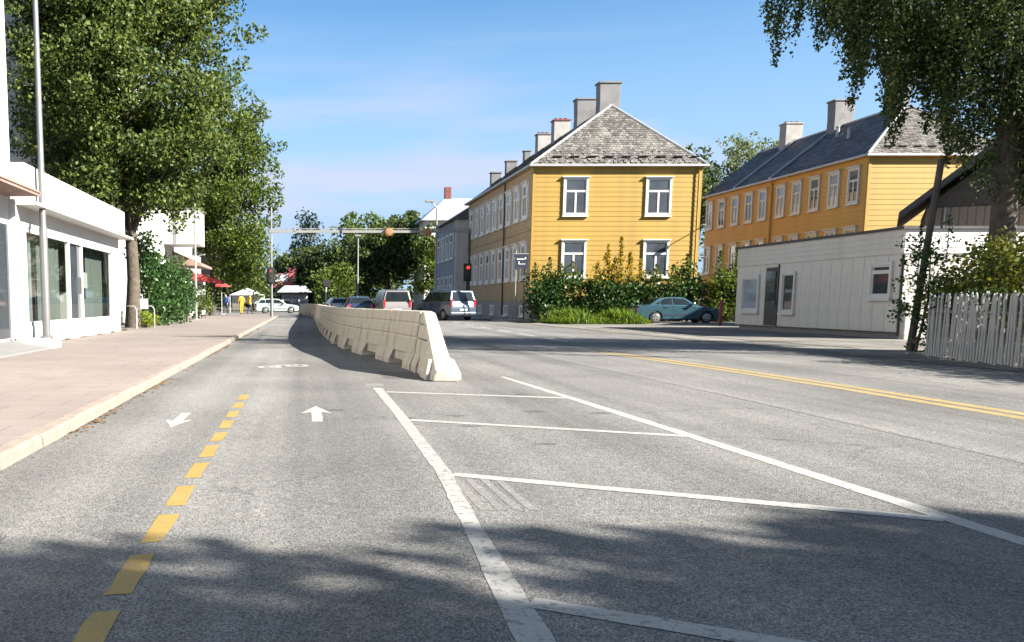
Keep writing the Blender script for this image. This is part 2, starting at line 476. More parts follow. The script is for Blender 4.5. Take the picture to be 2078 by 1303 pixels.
class MB:
    def __init__(self):
        self.v = []
        self.f = []

    def add(self, vs, fs):
        k = len(self.v)
        self.v += [tuple(p) for p in vs]
        self.f += [tuple(i + k for i in f) for f in fs]
        return self

    def box(self, x0, x1, y0, y1, z0, z1):
        x0, x1 = min(x0, x1), max(x0, x1)
        y0, y1 = min(y0, y1), max(y0, y1)
        z0, z1 = min(z0, z1), max(z0, z1)
        return self.add([(x0, y0, z0), (x1, y0, z0), (x1, y1, z0), (x0, y1, z0),
                         (x0, y0, z1), (x1, y0, z1), (x1, y1, z1), (x0, y1, z1)],
                        [(0, 3, 2, 1), (4, 5, 6, 7), (0, 1, 5, 4), (1, 2, 6, 5), (2, 3, 7, 6), (3, 0, 4, 7)])

    def prism(self, poly, axis, a, b):
        n = len(poly)
        if axis == 'x':
            g = lambda p, t: (t, p[0], p[1])
        elif axis == 'y':
            g = lambda p, t: (p[0], t, p[1])
        else:
            g = lambda p, t: (p[0], p[1], t)
        vs = [g(p, a) for p in poly] + [g(p, b) for p in poly]
        fs = [tuple(range(n)), tuple(range(2 * n - 1, n - 1, -1))]
        fs += [(i, i + n, (i + 1) % n + n, (i + 1) % n) for i in range(n)]
        return self.add(vs, fs)

    def loft(self, secs, cap=True):
        n = len(secs[0])
        vs = [p for s in secs for p in s]
        fs = []
        for k in range(len(secs) - 1):
            for i in range(n):
                j = (i + 1) % n
                fs.append((k * n + i, k * n + j, (k + 1) * n + j, (k + 1) * n + i))
        if cap:
            fs.append(tuple(range(n - 1, -1, -1)))
            fs.append(tuple(range((len(secs) - 1) * n, len(secs) * n)))
        return self.add(vs, fs)

    def tube(self, pts, radii, n=8):
        pts = [Vector(p) for p in pts]
        if not isinstance(radii, (list, tuple)):
            radii = [radii] * len(pts)
        secs = []
        ref = None
        for i, p in enumerate(pts):
            d = (pts[min(i + 1, len(pts) - 1)] - pts[max(i - 1, 0)]).normalized()
            if ref is None:
                ref = Vector((1, 0, 0)) if abs(d.x) < 0.8 else Vector((0, 1, 0))
            u = d.cross(ref).normalized()
            w = d.cross(u).normalized()
            ref = w.cross(d) if False else ref
            secs.append([tuple(p + (u * math.cos(2 * math.pi * k / n) + w * math.sin(2 * math.pi * k / n)) * radii[i]) for k in range(n)])
        return self.loft(secs)

    def lathe(self, prof, c=(0, 0, 0), n=16, axis='z'):
        secs = []
        for r, t in prof:
            ring = []
            for k in range(n):
                a = 2 * math.pi * k / n
                x, y = r * math.cos(a), r * math.sin(a)
                p = {'z': (x, y, t), 'y': (x, t, y), 'x': (t, x, y)}[axis]
                ring.append((p[0] + c[0], p[1] + c[1], p[2] + c[2]))
            secs.append(ring)
        return self.loft(secs)

    def build(self, name, m, parent=None, smooth=False, bevel=0.0, kind=None, seg=2):
        me = bpy.data.meshes.new(name)
        vs = self.v
        if parent:
            r = root_loc(parent)
            vs = [(p[0] - r.x, p[1] - r.y, p[2] - r.z) for p in vs]
        me.from_pydata(vs, [], self.f)
        bm = bmesh.new()
        bm.from_mesh(me)
        bmesh.ops.recalc_face_normals(bm, faces=bm.faces)
        if smooth:
            for e in bm.edges:
                if len(e.link_faces) == 2 and e.calc_face_angle(0) > R(42):
                    e.smooth = False
            for f in bm.faces:
                f.smooth = True
        bm.to_mesh(me)
        bm.free()
        me.materials.append(M[m])
        o = bpy.data.objects.new(name, me)
        col.objects.link(o)
        if parent:
            o.parent = parent
        if bevel:
            b = o.modifiers.new('bevel', 'BEVEL')
            b.width = bevel
            b.segments = seg
            b.limit_method = 'ANGLE'
            b.angle_limit = R(35)
        if kind:
            o['kind'] = kind
        return o

def tag(o, label, cat, group=None):
    o['label'] = label
    o['category'] = cat
    if group:
        o['group'] = group
    return o

def thing(name, label, cat, loc=(0, 0, 0), group=None):
    o = bpy.data.objects.new(name, None)
    o.empty_display_size = 0.3
    o.location = loc
    col.objects.link(o)
    return tag(o, label, cat, group)

def struct(o):
    o['kind'] = 'structure'
    return o

def dup(src, parent=None):
    c = src.copy()
    col.objects.link(c)
    c.parent = parent
    for ch in src.children:
        dup(ch, c)
    return c

def copies(src, offsets):
    """copies of a piece, sharing its mesh, beside it under the same parent"""
    for off in offsets:
        c = src.copy()
        col.objects.link(c)
        c.location = src.location + Vector(off)

def quads_mesh(name, q, m, parent=None, kind=None, faces_per=None):
    """q: (N, 4, 3) array of separate quads, world coordinates"""
    q = np.asarray(q, dtype=np.float32)
    N = len(q)
    if parent:
        r = root_loc(parent)
        q = q - np.array([r.x, r.y, r.z], dtype=np.float32)
    me = bpy.data.meshes.new(name)
    me.vertices.add(N * 4)
    me.vertices.foreach_set('co', q.reshape(-1))
    me.loops.add(N * 4)
    me.loops.foreach_set('vertex_index', np.arange(N * 4, dtype=np.int32))
    me.polygons.add(N)
    me.polygons.foreach_set('loop_start', np.arange(0, N * 4, 4, dtype=np.int32))
    me.polygons.foreach_set('loop_total', np.full(N, 4, dtype=np.int32))
    me.update(calc_edges=True)
    me.validate()
    me.materials.append(M[m])
    o = bpy.data.objects.new(name, me)
    col.objects.link(o)
    if parent:
        o.parent = parent
    if kind:
        o['kind'] = kind
    return o

# wall-relative boxes: a runs along the wall, d comes out of it
def wb(mb, wall, a0, a1, d0, d1, z0, z1):
    k, p = wall
    if k == '-y':
        mb.box(a0, a1, p - d0, p - d1, z0, z1)
    elif k == '-x':
        mb.box(p - d0, p - d1, a0, a1, z0, z1)
    elif k == '+x':
        mb.box(p + d0, p + d1, a0, a1, z0, z1)
    return mb

# ------------------------------------------------------------------ ground, road, pavement
struct(MB().add([(-900, -200, -0.06), (900, -200, -0.06), (900, 2600, -0.06), (-900, 2600, -0.06)], [(0, 1, 2, 3)]).build('ground', 'earth'))
road = struct(MB().add([(-2.09, -60, 0), (11.8, -60, 0), (11.8, 84, 0), (11.8, 200, 0), (-2.09, 200, 0), (-2.09, 84, 0)], [(0, 1, 2, 3, 4, 5)]).build('road', 'asphalt'))
struct(MB().add([(-60, 78, 0.004), (-2.0, 78, 0.004), (-2.0, 104, 0.004), (-60, 104, 0.004)], [(0, 1, 2, 3)]).build('side_road', 'asphalt'))
struct(MB().add([(11.8, -30, 0.004), (60, -30, 0.004), (60, 53, 0.004), (14.5, 53, 0.004), (11.8, 47, 0.004)], [(0, 1, 2, 3, 4)]).build('forecourt', 'forecourt'))
pav = MB().add([(-40, -30, 0.1), (-2.24, -30, 0.1), (-2.24, 73, 0.1), (-3.2, 77.8, 0.1), (-40, 77.8, 0.1),
                (-40, -30, -0.04), (-2.24, -30, -0.04), (-2.24, 73, -0.04), (-3.2, 77.8, -0.04), (-40, 77.8, -0.04)],
               [(0, 1, 2, 3, 4), (5, 6, 1, 0), (6, 7, 2, 1), (7, 8, 3, 2), (8, 9, 4, 3), (9, 5, 0, 4), (9, 8, 7, 6, 5)]).build('pavement', 'paving')
struct(pav)
far_pav = struct(MB().box(11.8, 13.56, 53.2, 84, -0.03, 0.1).build('pavement', 'grey_stone'))

# kerb stones along the pavement, each a little out of line
kerb_meshes = []
rk = random.Random(3)
y = -6.0
k = 0
kerb_src = []
while y < 72.8:
    L = 1.0 + rk.uniform(-0.12, 0.12)
    if k < 8:
        j = [rk.uniform(-0.006, 0.006) for _ in range(8)]
        prof = [(-2.235, -0.05), (-2.235, 0.104), (-2.13 + j[0], 0.106 + j[1]), (-2.098 + j[2], 0.082), (-2.088, 0.0), (-2.085, -0.05)]
        o = MB().prism(prof, 'y', 0.008, 1.0 - 0.014).build('kerb_stone', 'granite', pav, bevel=0.008)
        kerb_src.append(o)
    else:
        s = kerb_src[rk.randrange(8)]
        o = s.copy()
        col.objects.link(o)
    o.location = (rk.uniform(-0.008, 0.008), y, rk.uniform(-0.006, 0.004))
    o.scale = (1, L, 1)
    y += L
    k += 1

# slab joints across the near pavement: shallow raised slabs of uneven tone are too faint to see, only long joints show
def strip(name, pts, w, m, z=0.0022, parent=road):
    """painted strip along a polyline of (x, y), width w"""
    vs, fs = [], []
    for i, p in enumerate(pts):
        a = Vector(pts[max(i - 1, 0)])
        b = Vector(pts[min(i + 1, len(pts) - 1)])
        d = (b - a).normalized()
        nrm = Vector((-d.y, d.x))
        q = Vector(p)
        ww = w[i] if isinstance(w, (list, tuple)) else w
        vs += [(*(q + nrm * ww / 2), z), (*(q - nrm * ww / 2), z)]
    for i in range(len(pts) - 1):
        fs.append((2 * i, 2 * i + 1, 2 * i + 3, 2 * i + 2))
    return MB().add(vs, fs).build(name, m, parent)

def ragged(pts, rnd, amp):
    out = []
    for i in range(len(pts)):
        a, b = Vector(pts[i]), Vector(pts[(i + 1) % len(pts)])
        n = max(1, int((b - a).length / 0.12))
        for t in range(n):
            q = a.lerp(b, t / n)
            out.append((q.x + rnd.uniform(-amp, amp), q.y + rnd.uniform(-amp, amp)))
    return out

def patch(name, poly, m, z=0.0022, parent=road, amp=0.006, seed=1):
    pts = ragged(poly, random.Random(seed), amp)
    return MB().add([(p[0], p[1], z) for p in pts], [tuple(range(len(pts)))]).build(name, m, parent)

# yellow dashes between the two bicycle lanes
dash = [(2.55, 3.22), (3.38, 3.98), (4.15, 4.74), (4.92, 5.50), (5.72, 6.30), (6.52, 7.08), (7.28, 7.80), (8.05, 8.60), (8.84, 9.35), (9.62, 10.12), (10.40, 11.0)]
for i, (a, b) in enumerate(dash):
    patch('yellow_dash', [(-0.795, a), (-0.685, a + 0.03), (-0.685, b), (-0.795, b - 0.03)], 'yellow_paint', seed=20 + i)
# hatched island
patch('painted_line', [(0.70, 1.6), (0.845, 1.6), (0.86, 3.0), (0.92, 4.6), (1.0, 6.0), (1.035, 9), (1.045, 11.9), (0.92, 11.9), (0.92, 9), (0.895, 6.0), (0.80, 4.2), (0.72, 3.0)], 'white_worn', seed=41, amp=0.005)
patch('painted_line', [(3.02, 13.7), (3.1, 13.7), (3.27, 10.7), (3.41, 7.5), (3.52, 4.6), (3.58, 3.0), (3.45, 3.0), (3.39, 4.6), (3.28, 7.5), (3.14, 10.7)], 'white_paint', seed=42, amp=0.005)
for i, (a, b, w) in enumerate([((1.05, 11.36), (3.14, 10.62), 0.13), ((1.03, 8.62), (3.30, 7.56), 0.12), ((0.99, 5.86), (3.40, 4.62), 0.125), ((0.87, 3.30), (3.3, 1.95), 0.125)]):
    d = (Vector(b) - Vector(a)).normalized()
    nn = Vector((-d.y, d.x)) * w / 2
    poly = [tuple(Vector(a) + nn), tuple(Vector(a) - nn), tuple(Vector(b) - nn), tuple(Vector(b) + nn)]
    patch('painted_bar', poly, 'white_worn' if i == 3 else 'white_paint', z=0.0034, seed=50 + i, amp=0.004)
# worn-out old marking beside the long line
for x0 in (0.98, 1.07, 1.16, 1.25):
    patch('worn_marking', [(x0, 4.85), (x0 + 0.055, 4.82), (x0 + 0.03, 5.7), (x0 - 0.02, 5.72)], 'white_gone', z=0.0014, seed=int(x0 * 100))
patch('worn_marking', [(0.86, 12.2), (1.1, 12.2), (1.1, 12.55), (0.86, 12.55)], 'white_gone', z=0.0014, seed=61)
# arrows of the bicycle lanes
def arrow(cx, cy, L, hw, sw, back):
    s = -1 if back else 1
    pts = [(-sw, -L / 2), (sw, -L / 2), (sw, L * 0.08), (hw, 0.0), (0, L / 2), (-hw, 0.0), (-sw, L * 0.08)]
    patch('painted_arrow', [(cx + p[0] * s, cy + p[1] * s) for p in pts], 'white_paint', amp=0.003, seed=int(cy * 7))
arrow(0.125, 9.15, 1.3, 0.165, 0.055, False)
arrow(-1.235, 8.65, 1.1, 0.135, 0.05, True)
# bicycle symbol further on, seen almost edge-on: two rings and a frame
def ring(name, cx, cy, ry, rx, w):
    vs, fs = [], []
    n = 20
    for k in range(n):
        a = 2 * math.pi * k / n
        vs += [(cx + rx * math.cos(a), cy + ry * math.sin(a), 0.004), (cx + (rx - w) * math.cos(a), cy + (ry - w) * math.sin(a), 0.004)]
    for k in range(n):
        j = (k + 1) % n
        fs.append((2 * k, 2 * k + 1, 2 * j + 1, 2 * j))
    return MB().add(vs, fs).build(name, 'white_paint', road)
ring('painted_bicycle_wheel', -0.62, 15.75, 0.3, 0.22, 0.1)
ring('painted_bicycle_wheel', -0.14, 16.1, 0.3, 0.22, 0.1)
strip('painted_bicycle_frame', [(-0.62, 15.75), (-0.45, 16.25), (-0.2, 16.35), (-0.14, 16.1)], 0.11, 'white_paint')
arrow(-1.3, 27.5, 1.2, 0.15, 0.06, True)
# line in the carriageway
strip('yellow_line', [(7.05, -4), (7.12, 4), (7.16, 9), (7.2, 12), (7.12, 15), (6.95, 18), (6.72, 21)], [0.19] * 6 + [0.14], 'yellow_worn')
strip('yellow_line', [(7.32, -4), (7.39, 4), (7.43, 9), (7.47, 12), (7.39, 15), (7.22, 18), (6.99, 21)], [0.19] * 6 + [0.14], 'yellow_worn')
for a in (26.0, 30.2, 34.5, 39, 44, 49, 54.5):
    strip('lane_dash', [(7.68 + (a - 26) * 0.036, a), (7.68 + (a - 23.2) * 0.036, a + 2.8)], 0.14, 'white_paint')
# seams, repairs and cracks
strip('tar_seam', [(5.05, -2), (5.15, 6), (5.2, 11), (5.1, 16), (4.9, 22), (4.95, 32)], 0.014, 'repair', 0.0018)
patch('asphalt_repair', [(5.2, 5), (6.0, 5), (6.1, 15), (5.8, 24), (5.05, 24), (5.25, 15)], 'streak', 0.0012, seed=70, amp=0.02)
patch('asphalt_repair', [(1.2, 13.4), (1.9, 13.2), (1.9, 14.6), (1.25, 14.8)], 'repair', 0.0012, seed=71, amp=0.03)
rc = random.Random(12)
for (x0, y0, x1, y1) in [(11.8, 46, 11.9, 12), (12.6, 40, 13.8, 22), (14.2, 30, 18, 29.2), (13, 26, 17, 25.6)]:
    pts = []
    n = 22
    for i in range(n + 1):
        t = i / n
        pts.append((x0 + (x1 - x0) * t + rc.uniform(-0.12, 0.12), y0 + (y1 - y0) * t + rc.uniform(-0.1, 0.1)))
    strip('crack', pts, [rc.uniform(0.03, 0.16) for _ in pts], 'tar', 0.0085, road)
for i in range(9):
    cx, cy = rc.uniform(-1.9, 3.5), rc.uniform(4.5, 14)
    patch('stain', [(cx - .12, cy), (cx, cy + .1), (cx + .14, cy + .02), (cx + .02, cy - .05)], 'repair', 0.0016, seed=80 + i, amp=0.02)
# grit and dead leaves gathered along the kerb
rng = np.random.default_rng(5)
n = 2600
px = -2.07 + np.abs(rng.normal(0, 0.07, n))
py = rng.uniform(3, 40, n) ** 1.0
keep = (np.sin(py * 1.7) + np.sin(py * 0.63 + 1) + rng.normal(0, 0.7, n)) > 0.1
px, py = px[keep], py[keep]
n = len(px)
a = rng.uniform(0, 6.28, n)
s = rng.uniform(0.008, 0.028, n)
c = np.stack([px, py, np.full(n, 0.006)], 1)
u = np.stack([np.cos(a), np.sin(a), rng.uniform(-0.2, 0.5, n)], 1) * s[:, None]
w = np.stack([-np.sin(a), np.cos(a), rng.uniform(-0.2, 0.5, n)], 1) * s[:, None] * 0.6
q = np.stack([c - u, c - w, c + u, c + w], 1)
q[:, :, 2] = np.maximum(q[:, :, 2], 0.003)
M['litter'] = leaf('leaf_litter', [(0.05, 0.03, 0.015), (0.14, 0.08, 0.03), (0.2, 0.12, 0.04)], 0.1, 0.9)
litter = quads_mesh('leaf_litter', q, 'litter', None, 'stuff')
litter['label'] = 'brown leaf litter gathered along the foot of the kerb'
litter['category'] = 'leaf litter'

# ------------------------------------------------------------------ concrete barrier
def barrier_src():
    t = bpy.data.objects.new('concrete_barrier', None)
    t.empty_display_size = 0.3
    col.objects.link(t)
    L = 2.455
    def w(z):                       # half width of the side face
        return 0.235 - 0.135 * min(z / 1.0, 1)
    right = []
    for z in (0.29, 0.530, 0.545, 0.565, 0.580, 0.765, 0.78, 0.80, 0.815, 0.985):
        dep = 0.016 if abs(z - 0.555) < 0.012 or abs(z - 0.79) < 0.012 else 0
        right.append((w(z) - dep, z))
    prof = [(0.085, 1.0)] + right[::-1] + [(0.20, 0.27)]
    poly = prof + [(-x, z) for x, z in prof[::-1]]
    MB().prism(poly, 'y', -L / 2, L / 2).build('body', 'concrete', t, bevel=0.012)
    # set-back web between the feet
    MB().box(-0.17, 0.17, -L / 2 + 0.5, L / 2 - 0.5, 0.11, 0.275).build('web', 'concrete', t)
    for s in (-1, 1):
        y0, y1 = s * (L / 2), s * (L / 2 - 0.72)
        y1b = s * (L / 2 - 0.62)
        secs = []
        for z, hw, ya, yb in ((0.0, 0.275, y0 * 0.985, y1b), (0.09, 0.27, y0 * 0.985, y1b), (0.272, 0.205, y0, y1)):
            secs.append([(-hw, ya, z), (hw, ya, z), (hw, yb, z), (-hw, yb, z)])
        MB().loft(secs).build('foot', 'concrete', t, bevel=0.01)
    return t

path = [(2.04, 14.95), (1.96, 16.0), (1.84, 17.2), (1.60, 18.6), (1.42, 19.9), (1.28, 21.1), (1.16, 22.5), (1.03, 24.6), (0.95, 28.2), (0.86, 34.3), (0.88, 44.5),
        (0.95, 58), (0.96, 66), (0.80, 70), (0.45, 73.5), (-0.1, 76.5), (-0.6, 78.5)]
def path_at(d):
    for i in range(len(path) - 1):
        a, b = Vector(path[i]), Vector(path[i + 1])
        l = (b - a).length
        if d <= l:
            return a + (b - a) * (d / l)
        d -= l
    return None
src = barrier_src()
d = 0.0
first = True
nb = 0
while True:
    a, b = path_at(d), path_at(d + 2.5)
    if b is None:
        break
    o = src if first else dup(src)
    mid = (a + b) / 2
    o.location = (mid.x, mid.y, 0)
    dd = b - a
    o.rotation_euler = (0, 0, math.atan2(-dd.x, dd.y))
    tag(o, 'beige concrete barrier block, one link of the long row down the road', 'barrier', 'concrete barrier blocks in the row')
    if first:
        o['label'] = 'beige concrete barrier block joined to the sloping end block'
    first = False
    d += (b - a).length
    nb += 1
o['label'] = 'last beige concrete barrier block at the far end of the row'
# sloping end block
end = thing('barrier_end_block', 'sloping concrete end block where the barrier row begins', 'barrier', (2.05, 13.9, 0))
def esec(y, zt, hb, ht, zb=0.0):
    return [(2.05 - hb, y, zb), (2.05 + hb, y, zb), (2.05 + hb - 0.01, y, zb + 0.08), (2.05 + ht, y, zt), (2.05 - ht, y, zt), (2.05 - hb + 0.01, y, zb + 0.08)]
MB().loft([esec(14.94, 1.0, 0.235, 0.09), esec(14.6, 0.975, 0.235, 0.095), esec(13.2, 0.27, 0.215, 0.125), esec(12.98, 0.165, 0.2, 0.13), esec(12.83, 0.155, 0.19, 0.135)]).build('body', 'concrete', end, bevel=0.02)
MB().loft([[(1.785, 13.05, 0), (2.315, 13.05, 0), (2.315, 13.75, 0), (1.785, 13.75, 0)], [(1.79, 13.05, 0.1), (2.31, 13.05, 0.1), (2.31, 13.78, 0.1), (1.79, 13.78, 0.1)],
           [(1.86, 13.3, 0.30), (2.24, 13.3, 0.30), (2.24, 13.85, 0.30), (1.86, 13.85, 0.30)]]).build('foot', 'concrete', end, bevel=0.012)
MB().loft([[(1.785, 14.35, 0), (2.315, 14.35, 0), (2.315, 14.92, 0), (1.785, 14.92, 0)], [(1.79, 14.35, 0.1), (2.31, 14.35, 0.1), (2.31, 14.92, 0.1), (1.79, 14.92, 0.1)],
           [(1.855, 14.25, 0.30), (2.245, 14.25, 0.30), (2.245, 14.92, 0.30), (1.855, 14.92, 0.30)]]).build('foot', 'concrete', end, bevel=0.012)
for zg in (0.555, 0.79):
    hw = 0.235 - 0.145 * zg
    yl = 14.6 - (0.975 - zg) / 0.705 * 1.4 + 0.12
    for s in (-1, 1):
        MB().box(2.05 + s * (hw - 0.01), 2.05 + s * (hw + 0.002), yl, 14.9, zg - 0.01, zg + 0.01).build('groove_shade', 'tar', end)  # dark strips colour in the grooves' shade, nothing is cut

# ------------------------------------------------------------------ windows and houses
wr_ = random.Random(77)
def window(parent, wall, a0, a1, z0, z1, frame='white', glass='glass_dark', head=True, transom=0.66, trim=0.12, mull=True, d=0.045, brackets=False):
    """timber window: trim and sash bars in one frame, each pane, head board and sill apart"""
    f = MB()
    wb(f, wall, a0, a0 + trim, d - 0.03, d + 0.075, z0, z1)
    wb(f, wall, a1 - trim, a1, d - 0.03, d + 0.075, z0, z1)
    wb(f, wall, a0 + trim, a1 - trim, d - 0.03, d + 0.072, z1 - trim, z1)
    wb(f, wall, a0 + trim, a1 - trim, d - 0.03, d + 0.072, z0, z0 + trim)
    sash = 0.055
    i0, i1, j0, j1 = a0 + trim, a1 - trim, z0 + trim, z1 - trim
    wb(f, wall, i0, i0 + sash, d - 0.03, d + 0.04, j0, j1)
    wb(f, wall, i1 - sash, i1, d - 0.03, d + 0.04, j0, j1)
    wb(f, wall, i0 + sash, i1 - sash, d - 0.03, d + 0.038, j1 - sash, j1)
    wb(f, wall, i0 + sash, i1 - sash, d - 0.03, d + 0.038, j0, j0 + sash)
    zt = j0 + (j1 - j0) * transom if transom else j1
    am = (i0 + i1) / 2
    if transom:
        wb(f, wall, i0 + sash, i1 - sash, d - 0.03, d + 0.046, zt - 0.06, zt + 0.06)
    if mull:
        wb(f, wall, am - 0.055, am + 0.055, d - 0.03, d + 0.043, j0 + sash, (zt - 0.06) if transom else j1 - sash)
    w = f.build('window', frame, parent)
    panes = []
    if transom:
        panes.append((i0 + sash, i1 - sash, zt + 0.06, j1 - sash))
    top = zt - 0.06 if transom else j1 - sash
    if mull:
        panes += [(i0 + sash, am - 0.055, j0 + sash, top), (am + 0.055, i1 - sash, j0 + sash, top)]
    else:
        panes.append((i0 + sash, i1 - sash, j0 + sash, top))
    if glass == 'glass_sky':
        glass = wr_.choice(['glass_sky', 'glass_sky', 'glass_dark', 'glass_mid'])
    for p in panes:
        wb(MB(), wall, p[0], p[1], d - 0.01, d + 0.012, p[2], p[3]).build('pane', glass, w)
    if head:
        h = MB()
        wb(h, wall, a0 - 0.08, a1 + 0.08, d - 0.03, d + 0.17, z1, z1 + 0.06)
        h.build('head_board', frame, w)
    s = MB()
    wb(s, wall, a0 - 0.05, a1 + 0.05, d - 0.03, d + 0.13, z0 - 0.06, z0)
    s.build('sill', frame, w)
    if brackets:
        for aa in (a0 + 0.02, a1 - 0.1):
            wb(MB(), wall, aa, aa + 0.08, d - 0.02, d + 0.14, z1 - 0.22, z1 - 0.002).build('bracket', frame, w)
    return w

def boards(parent, wall, a0, a1, z0, z1, h, m, name='board'):
    k, p = wall
    n = int(round((z1 - z0) / h))
    hh = (z1 - z0) / n
    prof = [(0.0, 0.002), (0.026, 0.002), (0.010, hh), (0.0, hh)]      # (d, z): thick at the foot
    mb = MB()
    if k == '-y':
        mb.prism([(p - dd, z0 + z) for dd, z in prof], 'x', a0, a1)
    elif k == '-x':
        mb.prism([(p - dd, z0 + z) for dd, z in prof], 'y', a0, a1)
    o = mb.build(name, m, parent)
    copies(o, [(0, 0, hh * i) for i in range(1, n)])

def slates(parent, A, B, C, D, row, wid, m, seed, lift=0.02):
    """slates over the roof plane A-B (eave) to D-C (ridge); A-D and B-C are its edges"""
    rng_ = random.Random(seed)
    A, B, C, D = map(Vector, (A, B, C, D))
    up = ((D + C) / 2 - (A + B) / 2)
    slope = up.length
    nrm = (B - A).cross((D if (D - A).length > 0.1 else C) - A).normalized()
    if nrm.z < 0:
        nrm = -nrm
    n = int(slope / row)
    mb = MB()
    for i in range(n + 1):
        t0, t1 = i / n, min((i + 1.25) / n, 1.0)
        if t0 >= 1:
            break
        L0, R0 = A.lerp(D, t0), B.lerp(C, t0)
        L1, R1 = A.lerp(D, t1), B.lerp(C, t1)
        wlen = (R0 - L0).length
        m_ = max(1, int(wlen / wid))
        off = 0.5 * (i % 2)
        cuts = [0.0] + [min(max((k_ + off + rng_.uniform(-0.12, 0.12)) / m_, 0), 1) for k_ in range(1, m_)] + [1.0]
        ax = (R0 - L0).normalized() if wlen > 0.01 else (B - A).normalized()
        upv = (up - ax * up.dot(ax)).normalized()
        for k_ in range(len(cuts) - 1):
            if cuts[k_ + 1] - cuts[k_] < 0.02:
                continue
            p0, p1 = L0.lerp(R0, cuts[k_]), L0.lerp(R0, cuts[k_ + 1])
            l1 = (R1 - L1).length
            def top(p):
                s = (p - L0).dot(ax)
                q = p + upv * (slope * (t1 - t0))
                lo = (L1 - L0).dot(ax)
                hi = lo + l1
                s2 = min(max(s, lo), hi)
                return q + ax * (s2 - s)
            h0 = lift + 0.022 + rng_.uniform(0, 0.016)
            h1 = lift
            j = rng_.uniform(-0.03, 0.03)
            q0, q1 = p0 + upv * j, p1 + upv * (j + rng_.uniform(-0.015, 0.015))
            g = ax * 0.008
            vs = [q0 + g + nrm * h0, q1 - g + nrm * h0, top(p1) - g + nrm * h1, top(p0) + g + nrm * h1,
                  q0 + g + nrm * (h0 - 0.02), q1 - g + nrm * (h0 - 0.02)]
            mb.add(vs, [(0, 1, 2, 3), (4, 5, 1, 0)])
    return mb.build('slates', m, parent, kind='stuff')

def chimney(roof, x, y, w, dp, z0, z1, m='chimney_grey', cap=None, twist=False):
    c = MB()
    if twist:      # sheet cladding, a little wider at the foot and creased
        c.loft([[(x - w / 2, y - dp / 2, z0), (x + w / 2, y - dp / 2, z0), (x + w / 2, y + dp / 2, z0), (x - w / 2, y + dp / 2, z0)],
                [(x - w * .47, y - dp * .47, (z0 + z1) / 2), (x + w * .47, y - dp * .5, (z0 + z1) / 2), (x + w * .47, y + dp * .47, (z0 + z1) / 2), (x - w * .47, y + dp * .47, (z0 + z1) / 2)],
                [(x - w * .5, y - dp * .5, z1), (x + w * .5, y - dp * .5, z1), (x + w * .5, y + dp * .5, z1), (x - w * .5, y + dp * .5, z1)]])
    else:
        c.box(x - w / 2, x + w / 2, y - dp / 2, y + dp / 2, z0, z1)
    ch = c.build('chimney', m, roof, bevel=0.02)
    e = 0.06
    MB().box(x - w / 2 - e, x + w / 2 + e, y - dp / 2 - e, y + dp / 2 + e, z1, z1 + 0.09).build('cap', cap or m, ch)
    MB().box(x - w / 2 - 0.12, x + w / 2 + 0.12, y - dp / 2 - 0.12, y + dp / 2 + 0.12, z0 + 0.0, z0 + 0.06).build('flashing', 'zinc', ch)
    if cap:
        for i in (-1, 0, 1):
            MB().lathe([(0.15, z1 + 0.09), (0.14, z1 + 0.2), (0.15, z1 + 0.22)], (x + i * w * 0.3, y, 0), 8).build('pot', 'brick_red', ch)
    return ch

